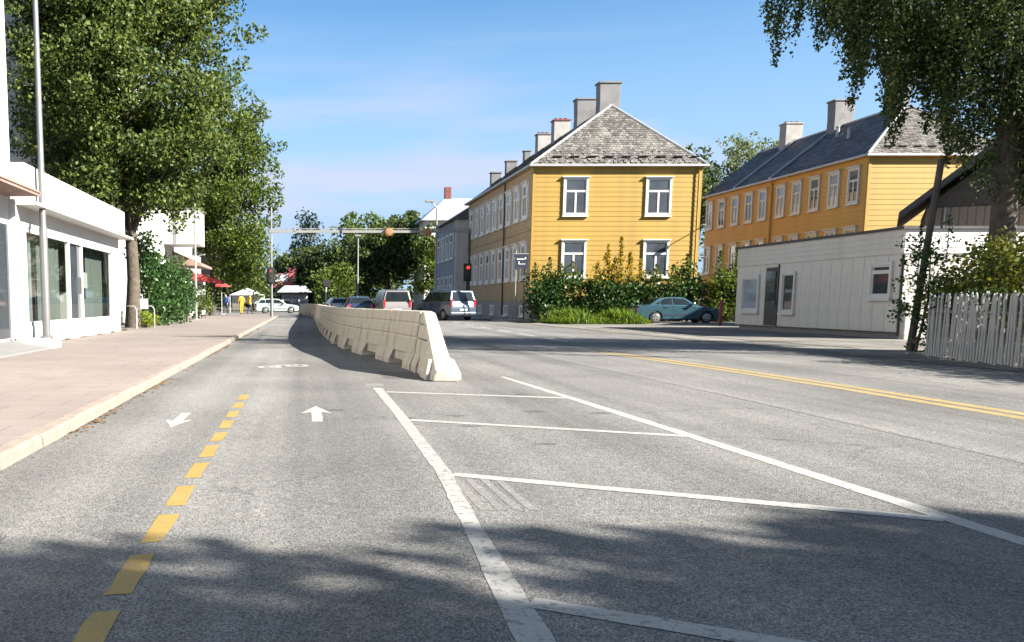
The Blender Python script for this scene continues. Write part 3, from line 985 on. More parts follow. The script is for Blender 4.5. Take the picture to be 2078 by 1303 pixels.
def timber_house(name, label, X0, X1, Y0, Y1, zp, ze, zr, run, front, side, board_h, far_run=0.0, slate_side='slate'):
    cx, cy = (X0 + X1) / 2, (Y0 + Y1) / 2
    t = thing(name, label, 'house', (cx, cy, 0))
    MB().box(X0 - 0.05, X1 + 0.05, Y0 - 0.05, Y1 + 0.05, -0.05, zp).build('plinth', 'grey_stone', t)
    wall = MB().box(X0, X1, Y0, Y1, zp, ze).build('wall', side, t)
    MB().box(X0 - 0.08, X1 + 0.08, Y0 - 0.08, Y1 + 0.08, zp - 0.02, zp + 0.1).build('water_board', side, wall)
    boards(wall, ('-y', Y0), X0 + 0.08, X1 - 0.08, zp + 0.1, ze, board_h, front)
    boards(wall, ('-x', X0), Y0 + 0.08, Y1, zp + 0.1, ze, board_h, side)
    for xx in (X0, X1):
        MB().box(xx - 0.05 if xx == X0 else xx - 0.09, xx + 0.09 if xx == X0 else xx + 0.05, Y0 - 0.052, Y0 + 0.1, zp + 0.1, ze).build('corner_board', front, wall)
    ov = 0.24
    eave = MB().box(X0 - ov, X1 + ov, Y0 - ov, Y1 + ov, ze, ze + 0.1).build('eave_board', side, t)
    gut = MB()
    gut.box(X0 - ov - 0.1, X1 + ov + 0.1, Y0 - ov - 0.12, Y0 - ov, ze + 0.02, ze + 0.14)
    gut.build('gutter', 'zinc', eave)
    MB().box(X0 - ov - 0.12, X0 - ov, Y0 - ov, Y1 + ov, ze + 0.02, ze + 0.14).build('gutter', 'zinc', eave)
    xa, xb, ya, yb = X0 - ov, X1 + ov, Y0 - ov, Y1 + ov
    z0 = ze + 0.1
    P = [(xa, ya, z0), (xb, ya, z0), (xb, yb, z0), (xa, yb, z0), (cx, ya + run, zr), (cx, yb - far_run, zr)]
    roof = MB().add(P, [(0, 1, 4), (1, 2, 5, 4), (2, 3, 5), (3, 0, 4, 5), (3, 2, 1, 0)]).build('roof', 'slate_base', t)
    slates(roof, P[0], P[1], P[4], P[4], 0.15, 0.2, 'slate', 3)
    slates(roof, P[3], P[0], P[4], P[5], 0.3, 0.5, slate_side, 4)
    slates(roof, P[1], P[2], P[5], P[4], 0.5, 0.8, slate_side, 5)
    for a, b in ((P[0], P[4]), (P[1], P[4]), (P[4], P[5])):
        a2, b2 = Vector(a) + Vector((0, 0, 0.06)), Vector(b) + Vector((0, 0, 0.06))
        MB().tube([a2, b2], 0.075, 6).build('hip_cap', 'zinc', roof)
    # snow boards low on the front slope
    Pa, Pb, Pc = Vector(P[0]), Vector(P[1]), Vector(P[4])
    tt = 0.12
    l_, r_ = Pa.lerp(Pc, tt), Pb.lerp(Pc, tt)
    nrm = Vector((0, -(zr - z0), run)).normalized()
    k_ = 9
    for i in range(k_):
        p = l_.lerp(r_, (i + 0.7) / k_) + nrm * 0.07
        q = l_.lerp(r_, (i + 1.22) / k_) + nrm * 0.07
        MB().add([p, q, q + nrm * 0.09, p + nrm * 0.09, p + Vector((0, .05, .04)), q + Vector((0, .05, .04)), q + nrm * .09 + Vector((0, .05, .04)), p + nrm * .09 + Vector((0, .05, .04))],
                 [(0, 1, 2, 3), (4, 7, 6, 5), (3, 2, 6, 7), (0, 4, 5, 1), (1, 5, 6, 2), (0, 3, 7, 4)]).build('snow_guard', 'black', roof)
    return t, wall, roof

# yellow house on the corner
H1 = timber_house('timber_house', 'bright yellow two-storey timber house with mottled slate roof behind the hedge', 13.62, 23.58, 54.0, 75.0, 1.25, 9.1, 12.95, 1.85, 'yellow', 'tan', 0.29)
h1, w1, r1 = H1
for (a0, a1) in ((15.4, 16.88), (20.3, 21.84)):
    window(h1, ('-y', 54.0), a0, a1, 6.26, 8.5)
    window(h1, ('-y', 54.0), a0, a1, 2.62, 4.82)
for i in range(9):
    yc = 55.6 + i * 2.2
    window(h1, ('-x', 13.62), yc - 0.68, yc + 0.68, 6.2, 8.4, 'sash_grey', 'glass_sky', trim=0.2, brackets=True)
    window(h1, ('-x', 13.62), yc - 0.68, yc + 0.68, 2.5, 4.8, 'sash_grey', 'glass_sky', trim=0.2, brackets=True)
    if i % 2 == 0:
        window(h1, ('-x', 13.57), yc - 0.5, yc + 0.5, 0.25, 0.95, 'sash_grey', 'glass_dark', head=False, transom=0, trim=0.08, d=0.03)
MB().box(13.54, 13.6, 54.1, 75, 5.45, 5.58).build('belt_board', 'tan', w1)
MB().tube([(13.48, 61.0, 0.3), (13.48, 61.0, 9.1)], 0.055, 6).build('downpipe', 'black', h1)
MB().tube([(23.4, 53.86, 0.3), (23.4, 53.86, 9.1)], 0.05, 6).build('downpipe', 'yellow', h1)
for (x, y, w, z1, mm, cap, tw) in [(18.72, 56.6, 1.3, 14.45, 'chimney_grey', None, True), (18.6, 60.8, 1.28, 14.4, 'chimney_grey', None, True),
                                   (18.6, 66.4, 1.15, 14.15, 'chimney_white', 'brick_red', False), (18.6, 71.2, 1.0, 14.05, 'chimney_white', 'chimney_grey', False),
                                   (18.1, 74.2, 0.5, 13.3, 'chimney_grey', None, False), (16.85, 74.3, 0.85, 12.5, 'chimney_grey', None, False), (15.65, 74.4, 0.8, 11.6, 'chimney_grey', None, False)]:
    roof_z = 9.2 + (12.95 - 9.2) * (1 - abs(x - 18.6) / 5.22)
    chimney(r1, x, y, w, 0.8 if w > 0.9 else 0.6, roof_z - 0.75, z1, mm, cap, tw)

wl_ = thing('wall_lamp', 'wall lamp on a long bracket at the yellow corner under the eaves', 'lamp', (23.4, 53.5, 5.5))
MB().tube([(23.5, 53.97, 5.45), (23.5, 53.4, 5.6), (23.35, 52.9, 5.62)], 0.03, 6).build('bracket', 'black', wl_)
MB().lathe([(0.05, 5.70), (0.22, 5.60), (0.20, 5.54), (0.02, 5.5)], (23.35, 52.85, 0), 10).build('lamp_shade', 'steel', wl_)

# second house of the same row
H2 = timber_house('timber_house', 'orange-yellow timber terrace with dark slate slope and white dividers behind the low white hut', 31.35, 39.25, 50.5, 70.6, 1.25, 9.15, 12.6, 3.5, 'yellow', 'ochre', 0.29, slate_side='dark_slate')
h2, w2, r2 = H2
for yc in (51.7, 53.6, 55.6, 57.6, 59.5, 61.8, 63.7, 65.7, 67.8, 69.8):
    window(h2, ('-x', 31.35), yc - 0.54, yc + 0.54, 6.7, 8.75, 'white', 'glass_sky', trim=0.13)
    window(h2, ('-x', 31.35), yc - 0.54, yc + 0.54, 3.3, 5.4, 'white', 'glass_sky', trim=0.13)
window(h2, ('-y', 50.5), 33.0, 34.3, 2.9, 5.1)
window(h2, ('-y', 50.5), 36.6, 37.9, 6.5, 8.6)
MB().tube([(31.23, 60.65, 0.3), (31.23, 60.65, 9.1)], 0.07, 6).build('downpipe', 'ochre', h2)
for yy in (60.65, 65.6):
    a, b = Vector((31.05, yy, 9.3)), Vector((35.3, yy, 12.68))
    MB().loft([[a + Vector((0, -.12, 0)), a + Vector((0, .12, 0)), a + Vector((0, .12, .12)), a + Vector((0, -.12, .12))],
               [b + Vector((0, -.12, 0)), b + Vector((0, .12, 0)), b + Vector((0, .12, .12)), b + Vector((0, -.12, .12))]]).build('roof_divider', 'zinc', r2)
for (x, y, w, z1, mm, cap) in [(35.3, 54.7, 1.0, 14.1, 'chimney_grey', None), (35.3, 60.3, 1.3, 14.2, 'chimney_grey', None), (35.3, 66.3, 1.2, 13.9, 'chimney_white', 'chimney_white')]:
    chimney(r2, x, y, w, 0.9, 11.9, z1, mm, cap, w > 1.25)
for (x, y) in ((34.2, 58.6), (33.5, 56.2)):
    zz = 9.25 + 3.35 * (1 - abs(x - 35.3) / 4.19)
    MB().lathe([(0.11, zz - 0.1), (0.11, zz + 0.55), (0.17, zz + 0.57), (0.02, zz + 0.68)], (x, y, 0), 8).build('roof_vent', 'zinc', r2)

# ------------------------------------------------------------------ low white hut
hut = thing('hut', 'low flat-roofed white hut with board fascia beside the picket fence', 'hut', (21.5, 32.6, 0))
HX, HY0, HY1, HT = 18.45, 27.7, 38.2, 3.46
MB().box(HX + 0.15, 27.0, HY0 + 0.15, HY1 - 0.1, -0.05, 0.3).build('plinth', 'mat_grey', hut)
hw = MB().box(HX, 27.2, HY0, HY1, 0.21, 2.62).build('wall', 'off_white', hut)
hf = MB().box(HX - 0.02, 27.22, HY0 - 0.02, HY1 + 0.02, 2.62, HT - 0.08).build('fascia', 'off_white', hut)
boards(hf, ('-x', HX - 0.02), HY0 - 0.02, HY1, 2.64, HT - 0.1, 0.17, 'off_white')
boards(hf, ('-y', HY0 - 0.02), HX, 27.2, 2.64, HT - 0.1, 0.17, 'white')
MB().box(HX - 0.12, 27.3, HY0 - 0.12, HY1 + 0.1, HT - 0.08, HT).build('roof_edge', 'dark_roof', hut)
# vertical wall panels with open joints
yy = HY0 + 0.05
pan = []
while yy < HY1 - 0.5:
    pan.append(yy)
    yy += 0.61
p0 = MB().box(HX - 0.018, HX, HY0 + 0.05, HY0 + 0.05 + 0.597, 0.23, 2.6).build('wall_panel', 'off_white', hw)
copies(p0, [(0, a - pan[0], 0) for a in pan[1:]])
p1 = MB().box(HX + 0.05, HX + 0.05 + 0.85, HY0 - 0.018, HY0, 0.23, 2.6).build('wall_panel', 'dirty_render', hw)
copies(p1, [(0.865 * i, 0, 0) for i in range(1, 10)])
MB().box(HX + 0.0, HX + 0.75, HY0 - 0.3, HY0 - 0.03, -0.03, 1.15).build('buttress', 'dirty_render', hut, bevel=0.03)
wallx = ('-x', HX)
window(hut, wallx, 36.2, 37.6, 0.74, 2.22, 'white', 'glass_sky', head=False, transom=0, mull=False, trim=0.1, d=0.03)
window(hut, wallx, 33.55, 34.5, 0.72, 2.3, 'white', 'glass_dark', head=False, transom=0, mull=False, trim=0.09, d=0.03)
window(hut, wallx, 28.05, 29.15, 1.25, 2.42, 'white', 'glass_dark', head=False, transom=0.78, mull=False, trim=0.11, d=0.03)
dr = MB()
wb(dr, wallx, 34.85, 35.75, 0.0, 0.05, 0.24, 2.5)
door = dr.build('door', 'black', hut)
MB().box(HX - 0.08, HX - 0.05, 34.95, 35.65, 1.2, 2.35).build('pane', 'glass_dark', door)
MB().box(HX - 0.12, HX - 0.05, 34.9, 34.97, 1.05, 1.2).build('handle', 'steel', door)
MB().box(HX - 0.06, HX + 0.0, 34.78, 34.85, 0.22, 2.6).build('door_post', 'black', door)
MB().tube([(HX - 0.02, HY0 - 0.06, 0.1), (HX - 0.02, HY0 - 0.06, 2.6)], 0.04, 6).build('downpipe', 'black', hut)

# dark-roofed building behind the hut
db = thing('outbuilding', 'dark gabled outbuilding with deep overhanging roof behind the hut', 'building', (26.3, 40.0, 0))
def L_(x, y_=0.0):
    return x + 26.3, y_ + 40.0
MB().box(27.3, 35.3, 41.2, 48.0, -0.05, 5.3).build('wall', 'brown_wood', db)
MB().prism([(27.3, 5.3), (35.3, 5.3), (31.3, 8.9)], 'y', 41.25, 48).build('gable', 'dark_wood', db)
for s_ in (-1, 1):
    xe, xr = 31.3 + s_ * 5.0, 31.3
    MB().prism([(xe, 4.85), (xr, 9.2), (xr, 9.45), (xe, 5.1)], 'y', 40.0, 48.4).build('roof_slope', 'dark_roof', db)
pl = MB().box(27.34, 27.6, 41.16, 41.2, 3.0, 5.3).build('plank', 'brown_wood', db)
copies(pl, [(0.3 * i, 0, 0) for i in range(1, 26)])
MB().tube([(28.0, 41.05, 3.4), (28.0, 41.05, 5.3)], 0.03, 6).build('downpipe', 'zinc', db)
db.rotation_euler = (0, 0, R(-33))

# ------------------------------------------------------------------ left side: shops
SX = -6.8
tb = thing('apartment_block', 'tall white rendered block with tiled canopy over its shop front', 'building', (-9.5, 14, 0.1))
MB().box(-14, SX, 6, 21.0, 0.06, 19).build('wall', 'white_render', tb)
MB().box(-14, -7.02, 21.0, 21.12, 4.5, 19).build('corner_strip', 'light_grey', tb)
# tiled canopy
cano = MB().prism([(SX, 4.0), (SX + 0.75, 3.62), (SX + 0.75, 3.55), (SX, 3.55)], 'y', 12, 20.75).build('canopy', 'tile_red', tb)
til = MB().prism([(SX + 0.02, 4.02), (SX + 0.78, 3.64), (SX + 0.78, 3.61), (SX + 0.02, 3.985)], 'y', 18.0, 18.19).build('tile', 'tile_red', cano, bevel=0.008)
copies(til, [(0, 0.21 * i, 0) for i in range(1, 13)])
MB().box(SX, SX + 0.05, 16, 20.5, 0.35, 2.9).build('door', 'glass_dark', tb)
MB().box(SX, SX + 0.09, 20.5, 20.62, 0.3, 3.0).build('door_frame', 'white', tb)
MB().box(SX, SX + 0.12, 20.78, 20.9, 0.3, 3.5).build('pilaster', 'white_render', tb)
ramp = thing('entrance_ramp', 'grey concrete ramp with chipped white edge in front of the white shops', 'ramp', (-6.1, 19.5, 0.1))
MB().add([(-6.78, 15, 0.26), (-5.75, 15, 0.12), (-5.75, 20.6, 0.12), (-6.78, 22.6, 0.26), (-6.78, 15, 0.06), (-5.75, 15, 0.06), (-5.75, 20.6, 0.06), (-6.78, 22.6, 0.06)],
         [(0, 1, 2, 3), (4, 7, 6, 5), (0, 4, 5, 1), (1, 5, 6, 2), (2, 6, 7, 3), (3, 7, 4, 0)]).build('ramp_slab', 'mat_grey', ramp, bevel=0.02)
MB().box(-6.45, -5.72, 20.2, 20.9, 0.06, 0.24).build('ramp_edge', 'dirty_render', ramp, bevel=0.02)
MB().box(-6.78, -6.3, 20.9, 22.9, 0.06, 0.27).build('step', 'dirty_render', ramp, bevel=0.02)

shop = thing('shop', 'single-storey white shop with glazed front and plain white fascia', 'shop', (-9.5, 27, 0.1))
# wall pieces leave the glazed opening free
sw = MB()
sw.box(SX - 0.25, SX, 21.3, 32.9, 0.04, 0.56)
sw.box(SX - 0.25, SX, 21.3, 32.9, 2.98, 3.4)
for a, b in ((21.3, 22.0), (31.85, 32.9)):
    sw.box(SX - 0.25, SX, a, b, 0.56, 2.98)
sw.box(-13, SX - 0.25, 32.65, 32.9, 0.04, 4.2)
sw.box(-13, SX - 0.25, 21.3, 21.5, 0.04, 4.2)
sw.box(-13, -12.8, 21.5, 32.65, 0.04, 4.2)
sw.build('wall', 'white_render', shop)
MB().box(-13, SX, 21.3, 32.9, 3.4, 3.5).build('ceiling', 'white_render', shop)
MB().box(-12.8, SX - 0.25, 21.5, 32.65, 0.02, 0.06).build('shop_floor', 'mat_grey', shop)
fas = MB().box(-12.9, SX + 0.22, 21.3, 33.0, 3.5, 4.4).build('fascia', 'white_render', shop)
for yy in (21.9, 25.2, 28.9):
    MB().box(SX + 0.22, SX + 0.226, yy, yy + 0.03, 3.52, 4.38).build('fascia_joint', 'mat_grey', fas)
for (yy, zz) in ((26.0, 3.72), (28.4, 3.62), (29.3, 3.62)):
    MB().box(SX + 0.22, SX + 0.24, yy, yy + 0.14, zz, zz + 0.07).build('bolt_plate', 'mat_grey', fas)
MB().box(SX - 0.3, SX + 0.5, 21.3, 33.2, 3.42, 3.498).build('canopy', 'white', shop, bevel=0.01)
# glazing: big panes, mullions, an open dark door
edges = [23.4, 26.2, 28.0, 28.6, 29.6, 29.95, 32.55]
mb = MB()
for e in (22.0, 23.6, 26.05, 27.55, 31.77):
    mb.box(SX - 0.14, SX - 0.02, e, e + 0.08, 0.56, 2.98)
mb.box(SX - 0.138, SX - 0.022, 22.0, 31.85, 2.86, 2.98)
mb.box(SX - 0.138, SX - 0.022, 22.0, 31.85, 0.56, 0.66)
fr = mb.build('shop_window', 'white', shop)
for a, b in ((22.08, 23.6), (23.68, 26.05), (27.63, 31.77)):
    MB().add([(SX - 0.08, a, 0.66), (SX - 0.08, b, 0.66), (SX - 0.08, b, 2.86), (SX - 0.08, a, 2.86)], [(0, 1, 2, 3)]).build('pane', 'glass', fr)
dd = MB().box(SX - 0.12, SX - 0.1, 26.13, 27.55, 0.66, 2.86).build('door', 'glass_dark', shop)
MB().box(SX - 0.1, SX - 0.03, 27.4, 27.44, 1.4, 1.9).build('handle', 'steel', dd)
def curtain(a, b, m, x):
    pts, n_ = [], int((b - a) / 0.05)
    for i in range(n_ + 1):
        yy_ = a + (b - a) * i / n_
        pts.append((x + 0.035 * math.sin(i * 1.35) + 0.01 * math.sin(i * 0.6), yy_))
    vs, fs = [], []
    for p in pts:
        vs += [(p[0], p[1], 0.62), (p[0], p[1], 2.92)]
    for i in range(n_):
        fs.append((2 * i, 2 * i + 2, 2 * i + 3, 2 * i + 1))
    o = MB().add(vs, fs).build('curtain', m, shop, smooth=True)
curtain(22.1, 23.3, 'curtain_blue', SX - 0.3)
curtain(23.7, 25.9, 'curtain', SX - 0.34)
curtain(27.7, 29.3, 'curtain_blue', SX - 0.45)
curtain(29.5, 31.7, 'curtain', SX - 0.42)
MB().box(SX - 0.36, SX - 0.33, 28.9, 29.4, 1.6, 2.1).build('poster', 'white', shop)
MB().box(SX - 0.3, SX - 0.22, 28.4, 29.8, 0.66, 1.25).build('display_stand', 'curtain_blue', shop)

bb = thing('apartment_block', 'pale high block standing back behind the street tree', 'building', (-12, 44, 0.1))
MB().box(-18, -9.2, 38, 52, 0.05, 19).build('wall', 'white_render', bb)
for fl in range(5):
    for j in range(4):
        yy = 39.5 + j * 3.2
        window(bb, ('+x', -9.2), yy, yy + 1.4, 4.0 + fl * 3, 5.5 + fl * 3, 'white', 'glass_sky', head=False, transom=0, trim=0.08, d=0.02)
    MB().box(-15.5, -13.5, 37.94, 38.0, 4.0 + fl * 3, 5.5 + fl * 3).build('window', 'glass_sky', bb)

sh2 = thing('shop', 'white corner shop with boxed-out upper storey and pink awning beside the shrubs', 'shop', (-11, 58, 0.1))
MB().box(-16, -8.3, 52.3, 66, 0.05, 6.6).build('wall', 'white_render', sh2)
MB().box(-8.4, -6.25, 53.0, 56.2, 4.55, 6.55).build('bay', 'white_render', sh2)
MB().box(-8.45, -6.2, 52.95, 56.25, 6.55, 6.66).build('bay_roof', 'mat_grey', sh2)
MB().box(-8.42, -6.23, 52.98, 53.0, 5.12, 5.16).build('bay_joint', 'mat_grey', sh2)
MB().prism([(-8.3, 4.35), (-6.5, 3.55), (-6.5, 3.4), (-8.3, 3.5)], 'y', 56.4, 63).build('awning', 'tile_red', sh2)
MB().box(-8.3, -8.24, 57, 65, 0.6, 3.2).build('shop_window', 'glass_sky', sh2)
MB().box(-8.3, -7.6, 63.5, 65.8, 3.2, 4.4).build('sign_box', 'white', sh2)
# frontages further on
sh3 = thing('shop', 'far white shop with box signs and red awning beyond the second street tree', 'shop', (-11, 74, 0.1))
MB().box(-18, -8.6, 67.5, 77.5, 0.05, 7.5).build('wall', 'white_render', sh3)
MB().box(-8.6, -6.6, 71.5, 75.0, 3.3, 4.6).build('sign_box', 'white', sh3)
MB().box(-8.6, -5.6, 73.0, 74.8, 4.7, 5.6).build('sign_box', 'white_render', sh3)
MB().prism([(-8.6, 3.5), (-6.4, 2.8), (-6.4, 2.55), (-8.6, 2.8)], 'y', 68.5, 71.3).build('awning', 'red', sh3)
MB().box(-8.6, -8.53, 68, 77, 0.5, 2.6).build('shop_window', 'glass_dark', sh3)
for i in range(3):
    MB().box(-8.62, -8.5, 68.6 + i * 3, 70.0 + i * 3, 5.2, 6.8).build('window', 'glass_sky', sh3)

# ------------------------------------------------------------------ vegetation
def leaf_quads(centres, size, rng_, flat=0.0, aspect=0.62, svar=0.35):
    n = len(centres)
    d = rng_.normal(0, 1, (n, 3))
    d /= np.linalg.norm(d, axis=1)[:, None] + 1e-9
    e = rng_.normal(0, 1, (n, 3))
    e[:, 2] += 0.0
    e -= d * (e * d).sum(1)[:, None]
    e /= np.linalg.norm(e, axis=1)[:, None] + 1e-9
    if flat:       # hang: long axis turned down
        d[:, 2] -= flat
        d /= np.linalg.norm(d, axis=1)[:, None]
        e -= d * (e * d).sum(1)[:, None]
        e /= np.linalg.norm(e, axis=1)[:, None] + 1e-9
    s = size * (1 + rng_.uniform(-svar, svar, n))[:, None]
    w = e * s * aspect * 0.5
    up = d * s * 0.5
    return np.stack([centres - up, centres + w - up * 0.1, centres + up, centres - w - up * 0.1], 1)

def clump_points(clumps, per, rng_, squash=0.8):
    """points in and on small balls of foliage; clumps = (N,4) x y z r"""
    out = []
    for x, y, z, r in clumps:
        k = int(per * (r ** 2) * rng_.uniform(0.75, 1.25)) + 3
        d = rng_.normal(0, 1, (k, 3))
        d /= np.linalg.norm(d, axis=1)[:, None] + 1e-9
        rad = r * rng_.uniform(0.25, 1.0, k) ** 0.45
        p = d * rad[:, None]
        p[:, 2] *= squash
        out.append(p + np.array([x, y, z]))
    return np.concatenate(out)

def lobes_to_clumps(lobes, n, rmin, rmax, rng_, shell=0.45):
    vol = np.array([l[3] * l[4] * l[5] for l in lobes])
    pick = rng_.choice(len(lobes), n, p=vol / vol.sum())
    out = []
    for i in pick:
        cx, cy, cz, rx, ry, rz = lobes[i]
        d = rng_.normal(0, 1, 3)
        d /= np.linalg.norm(d)
        rad = rng_.uniform(0.08, 1.0) ** shell
        out.append((cx + d[0] * rx * rad, cy + d[1] * ry * rad, cz + d[2] * rz * rad, rng_.uniform(rmin, rmax)))
    return np.array(out)

def tree(name, label, base, trunk_h, trunk_r, lobes, n_clump, rc_, per, lsize, lm, bark='bark', seed=1, group=None, limbs=16, extra=None):
    rng_ = np.random.default_rng(seed)
    bx, by, bz = base
    t = thing(name, label, 'tree', base, group)
    top = max(l[2] + l[5] * 0.5 for l in lobes)
    mx = np.mean([l[0] for l in lobes])
    my = np.mean([l[1] for l in lobes])
    tr = MB()
    pts, rad = [], []
    n = 9
    for i in range(n):
        f = i / (n - 1)
        k = max(0, (f - 0.35)) / 0.65
        pts.append((bx + (mx - bx) * k * 0.8 + rng_.normal(0, 0.05) * (i > 0), by + (my - by) * k * 0.8 + rng_.normal(0, 0.05) * (i > 0), bz - 0.08 + (top - bz) * f))
        rad.append(trunk_r * (1.25 if i == 0 else 1.0) * (1 - 0.85 * f) + 0.02)
    tr.tube(pts, rad, 10)
    trunk = tr.build('trunk', bark, t, smooth=True)
    clumps = lobes_to_clumps(lobes, n_clump, rc_[0], rc_[1], rng_)
    if extra:
        clumps = np.concatenate([clumps, np.array(extra)])
    lb = MB()
    for i in rng_.choice(len(clumps), min(limbs * 3, len(clumps)), replace=False):
        c = clumps[i]
        f = min(max((c[2] - bz) / (top - bz) * rng_.uniform(0.45, 0.8), trunk_h / (top - bz) * 0.9), 0.95)
        j = f * (n - 1)
        j0 = int(j)
        a = Vector(pts[j0]).lerp(Vector(pts[min(j0 + 1, n - 1)]), j - j0)
        b = Vector(c[:3])
        m1 = a.lerp(b, 0.5) + Vector((rng_.normal(0, 0.2), rng_.normal(0, 0.2), rng_.normal(0.1, 0.2)))
        r0 = trunk_r * (1 - 0.8 * f) * 0.42
        lb.tube([a, a.lerp(m1, 0.5), m1, b], [r0, r0 * 0.75, r0 * 0.5, 0.012], 5)
    lb.build('limbs', bark, trunk, smooth=True)
    p = clump_points(clumps, per, rng_)
    q = leaf_quads(p, lsize, rng_)
    quads_mesh('crown', q, lm, t, 'stuff')
    return t

# big street tree by the shop, and the one behind it
tree('street_tree', 'large broad-leaved tree rising beside the end of the white shop', (-7.1, 36.9, 0.1), 4.2, 0.27,
     [(-7.2, 36.9, 10.5, 3.9, 3.7, 5.2), (-6.3, 37.3, 14.5, 3.4, 3.3, 4.0), (-8.6, 36.6, 8.0, 2.8, 2.8, 2.6), (-5.3, 37.0, 8.0, 2.3, 2.6, 2.7), (-8.6, 37.3, 14.0, 2.7, 3.0, 4.0), (-7.6, 36.9, 6.3, 2.9, 2.6, 1.7), (-6.0, 37.2, 5.6, 1.8, 2.0, 1.4), (-8.2, 36.7, 5.2, 1.6, 1.8, 1.0), (-10.4, 36.3, 10.8, 1.7, 2.0, 4.0), (-10.2, 36.4, 15.2, 1.8, 2.0, 3.0)],
     570, (0.5, 1.1), 330, 0.17, 'leaf_maple', seed=11,
     extra=[(-2.0, 37, 11.8, 0.55), (-2.5, 37, 11.6, 0.55), (-3.0, 37, 12.1, 0.5), (-2.5, 37, 10.6, 0.45), (-2.9, 37, 13.4, 0.6), (-3.4, 37.2, 9.5, 0.6)])
tree('street_tree', 'second street tree further along the pavement past the white boxed-out bay', (-7.25, 70.0, 0.1), 4.0, 0.24,
     [(-5.5, 70, 9.5, 3.3, 3.2, 5.2), (-5.9, 70.4, 14.5, 2.9, 3.0, 4.0), (-5.0, 69.6, 5.6, 2.7, 2.6, 2.9), (-8.0, 70, 10, 2.7, 2.8, 4.2), (-3.9, 70, 4.0, 1.7, 1.8, 1.9)],
     300, (0.6, 1.3), 130, 0.25, 'leaf_street', 'bark_dark', seed=12,
     extra=[(-1.7, 70, 13.1, 0.5), (-2.2, 70, 12.9, 0.6), (-2.0, 70, 11.0, 0.5), (-2.3, 70, 8.6, 0.5), (-1.9, 70, 10.0, 0.4), (-2.3, 70, 7.2, 0.5)])

# trees beside the road behind the viewer: their shade lies across the foreground
tree('roadside_tree', 'tall roadside tree whose shade lies across the hatched island', (15.6, -5.7, 0), 3.2, 0.25,
     [(15.4, -5.4, 8.0, 3.4, 3.3, 2.6), (13.0, -4.7, 7.2, 2.0, 2.0, 1.7), (17.4, -5.9, 8.4, 2.2, 2.2, 2.0), (14.0, -4.5, 8.2, 1.9, 1.5, 1.3)], 300, (0.5, 0.9), 180, 0.27, 'leaf_maple', seed=21)
tree('roadside_tree', 'leaning roadside tree whose shade covers the near bicycle lane', (11.0, -5.6, 0), 3.2, 0.25,
     [(10.6, -5.2, 7.8, 3.0, 2.9, 2.4), (8.6, -4.9, 7.4, 2.0, 1.9, 1.6), (12.4, -6.1, 8.6, 2.0, 2.0, 1.8)], 260, (0.5, 0.9), 180, 0.27, 'leaf_maple', seed=22)

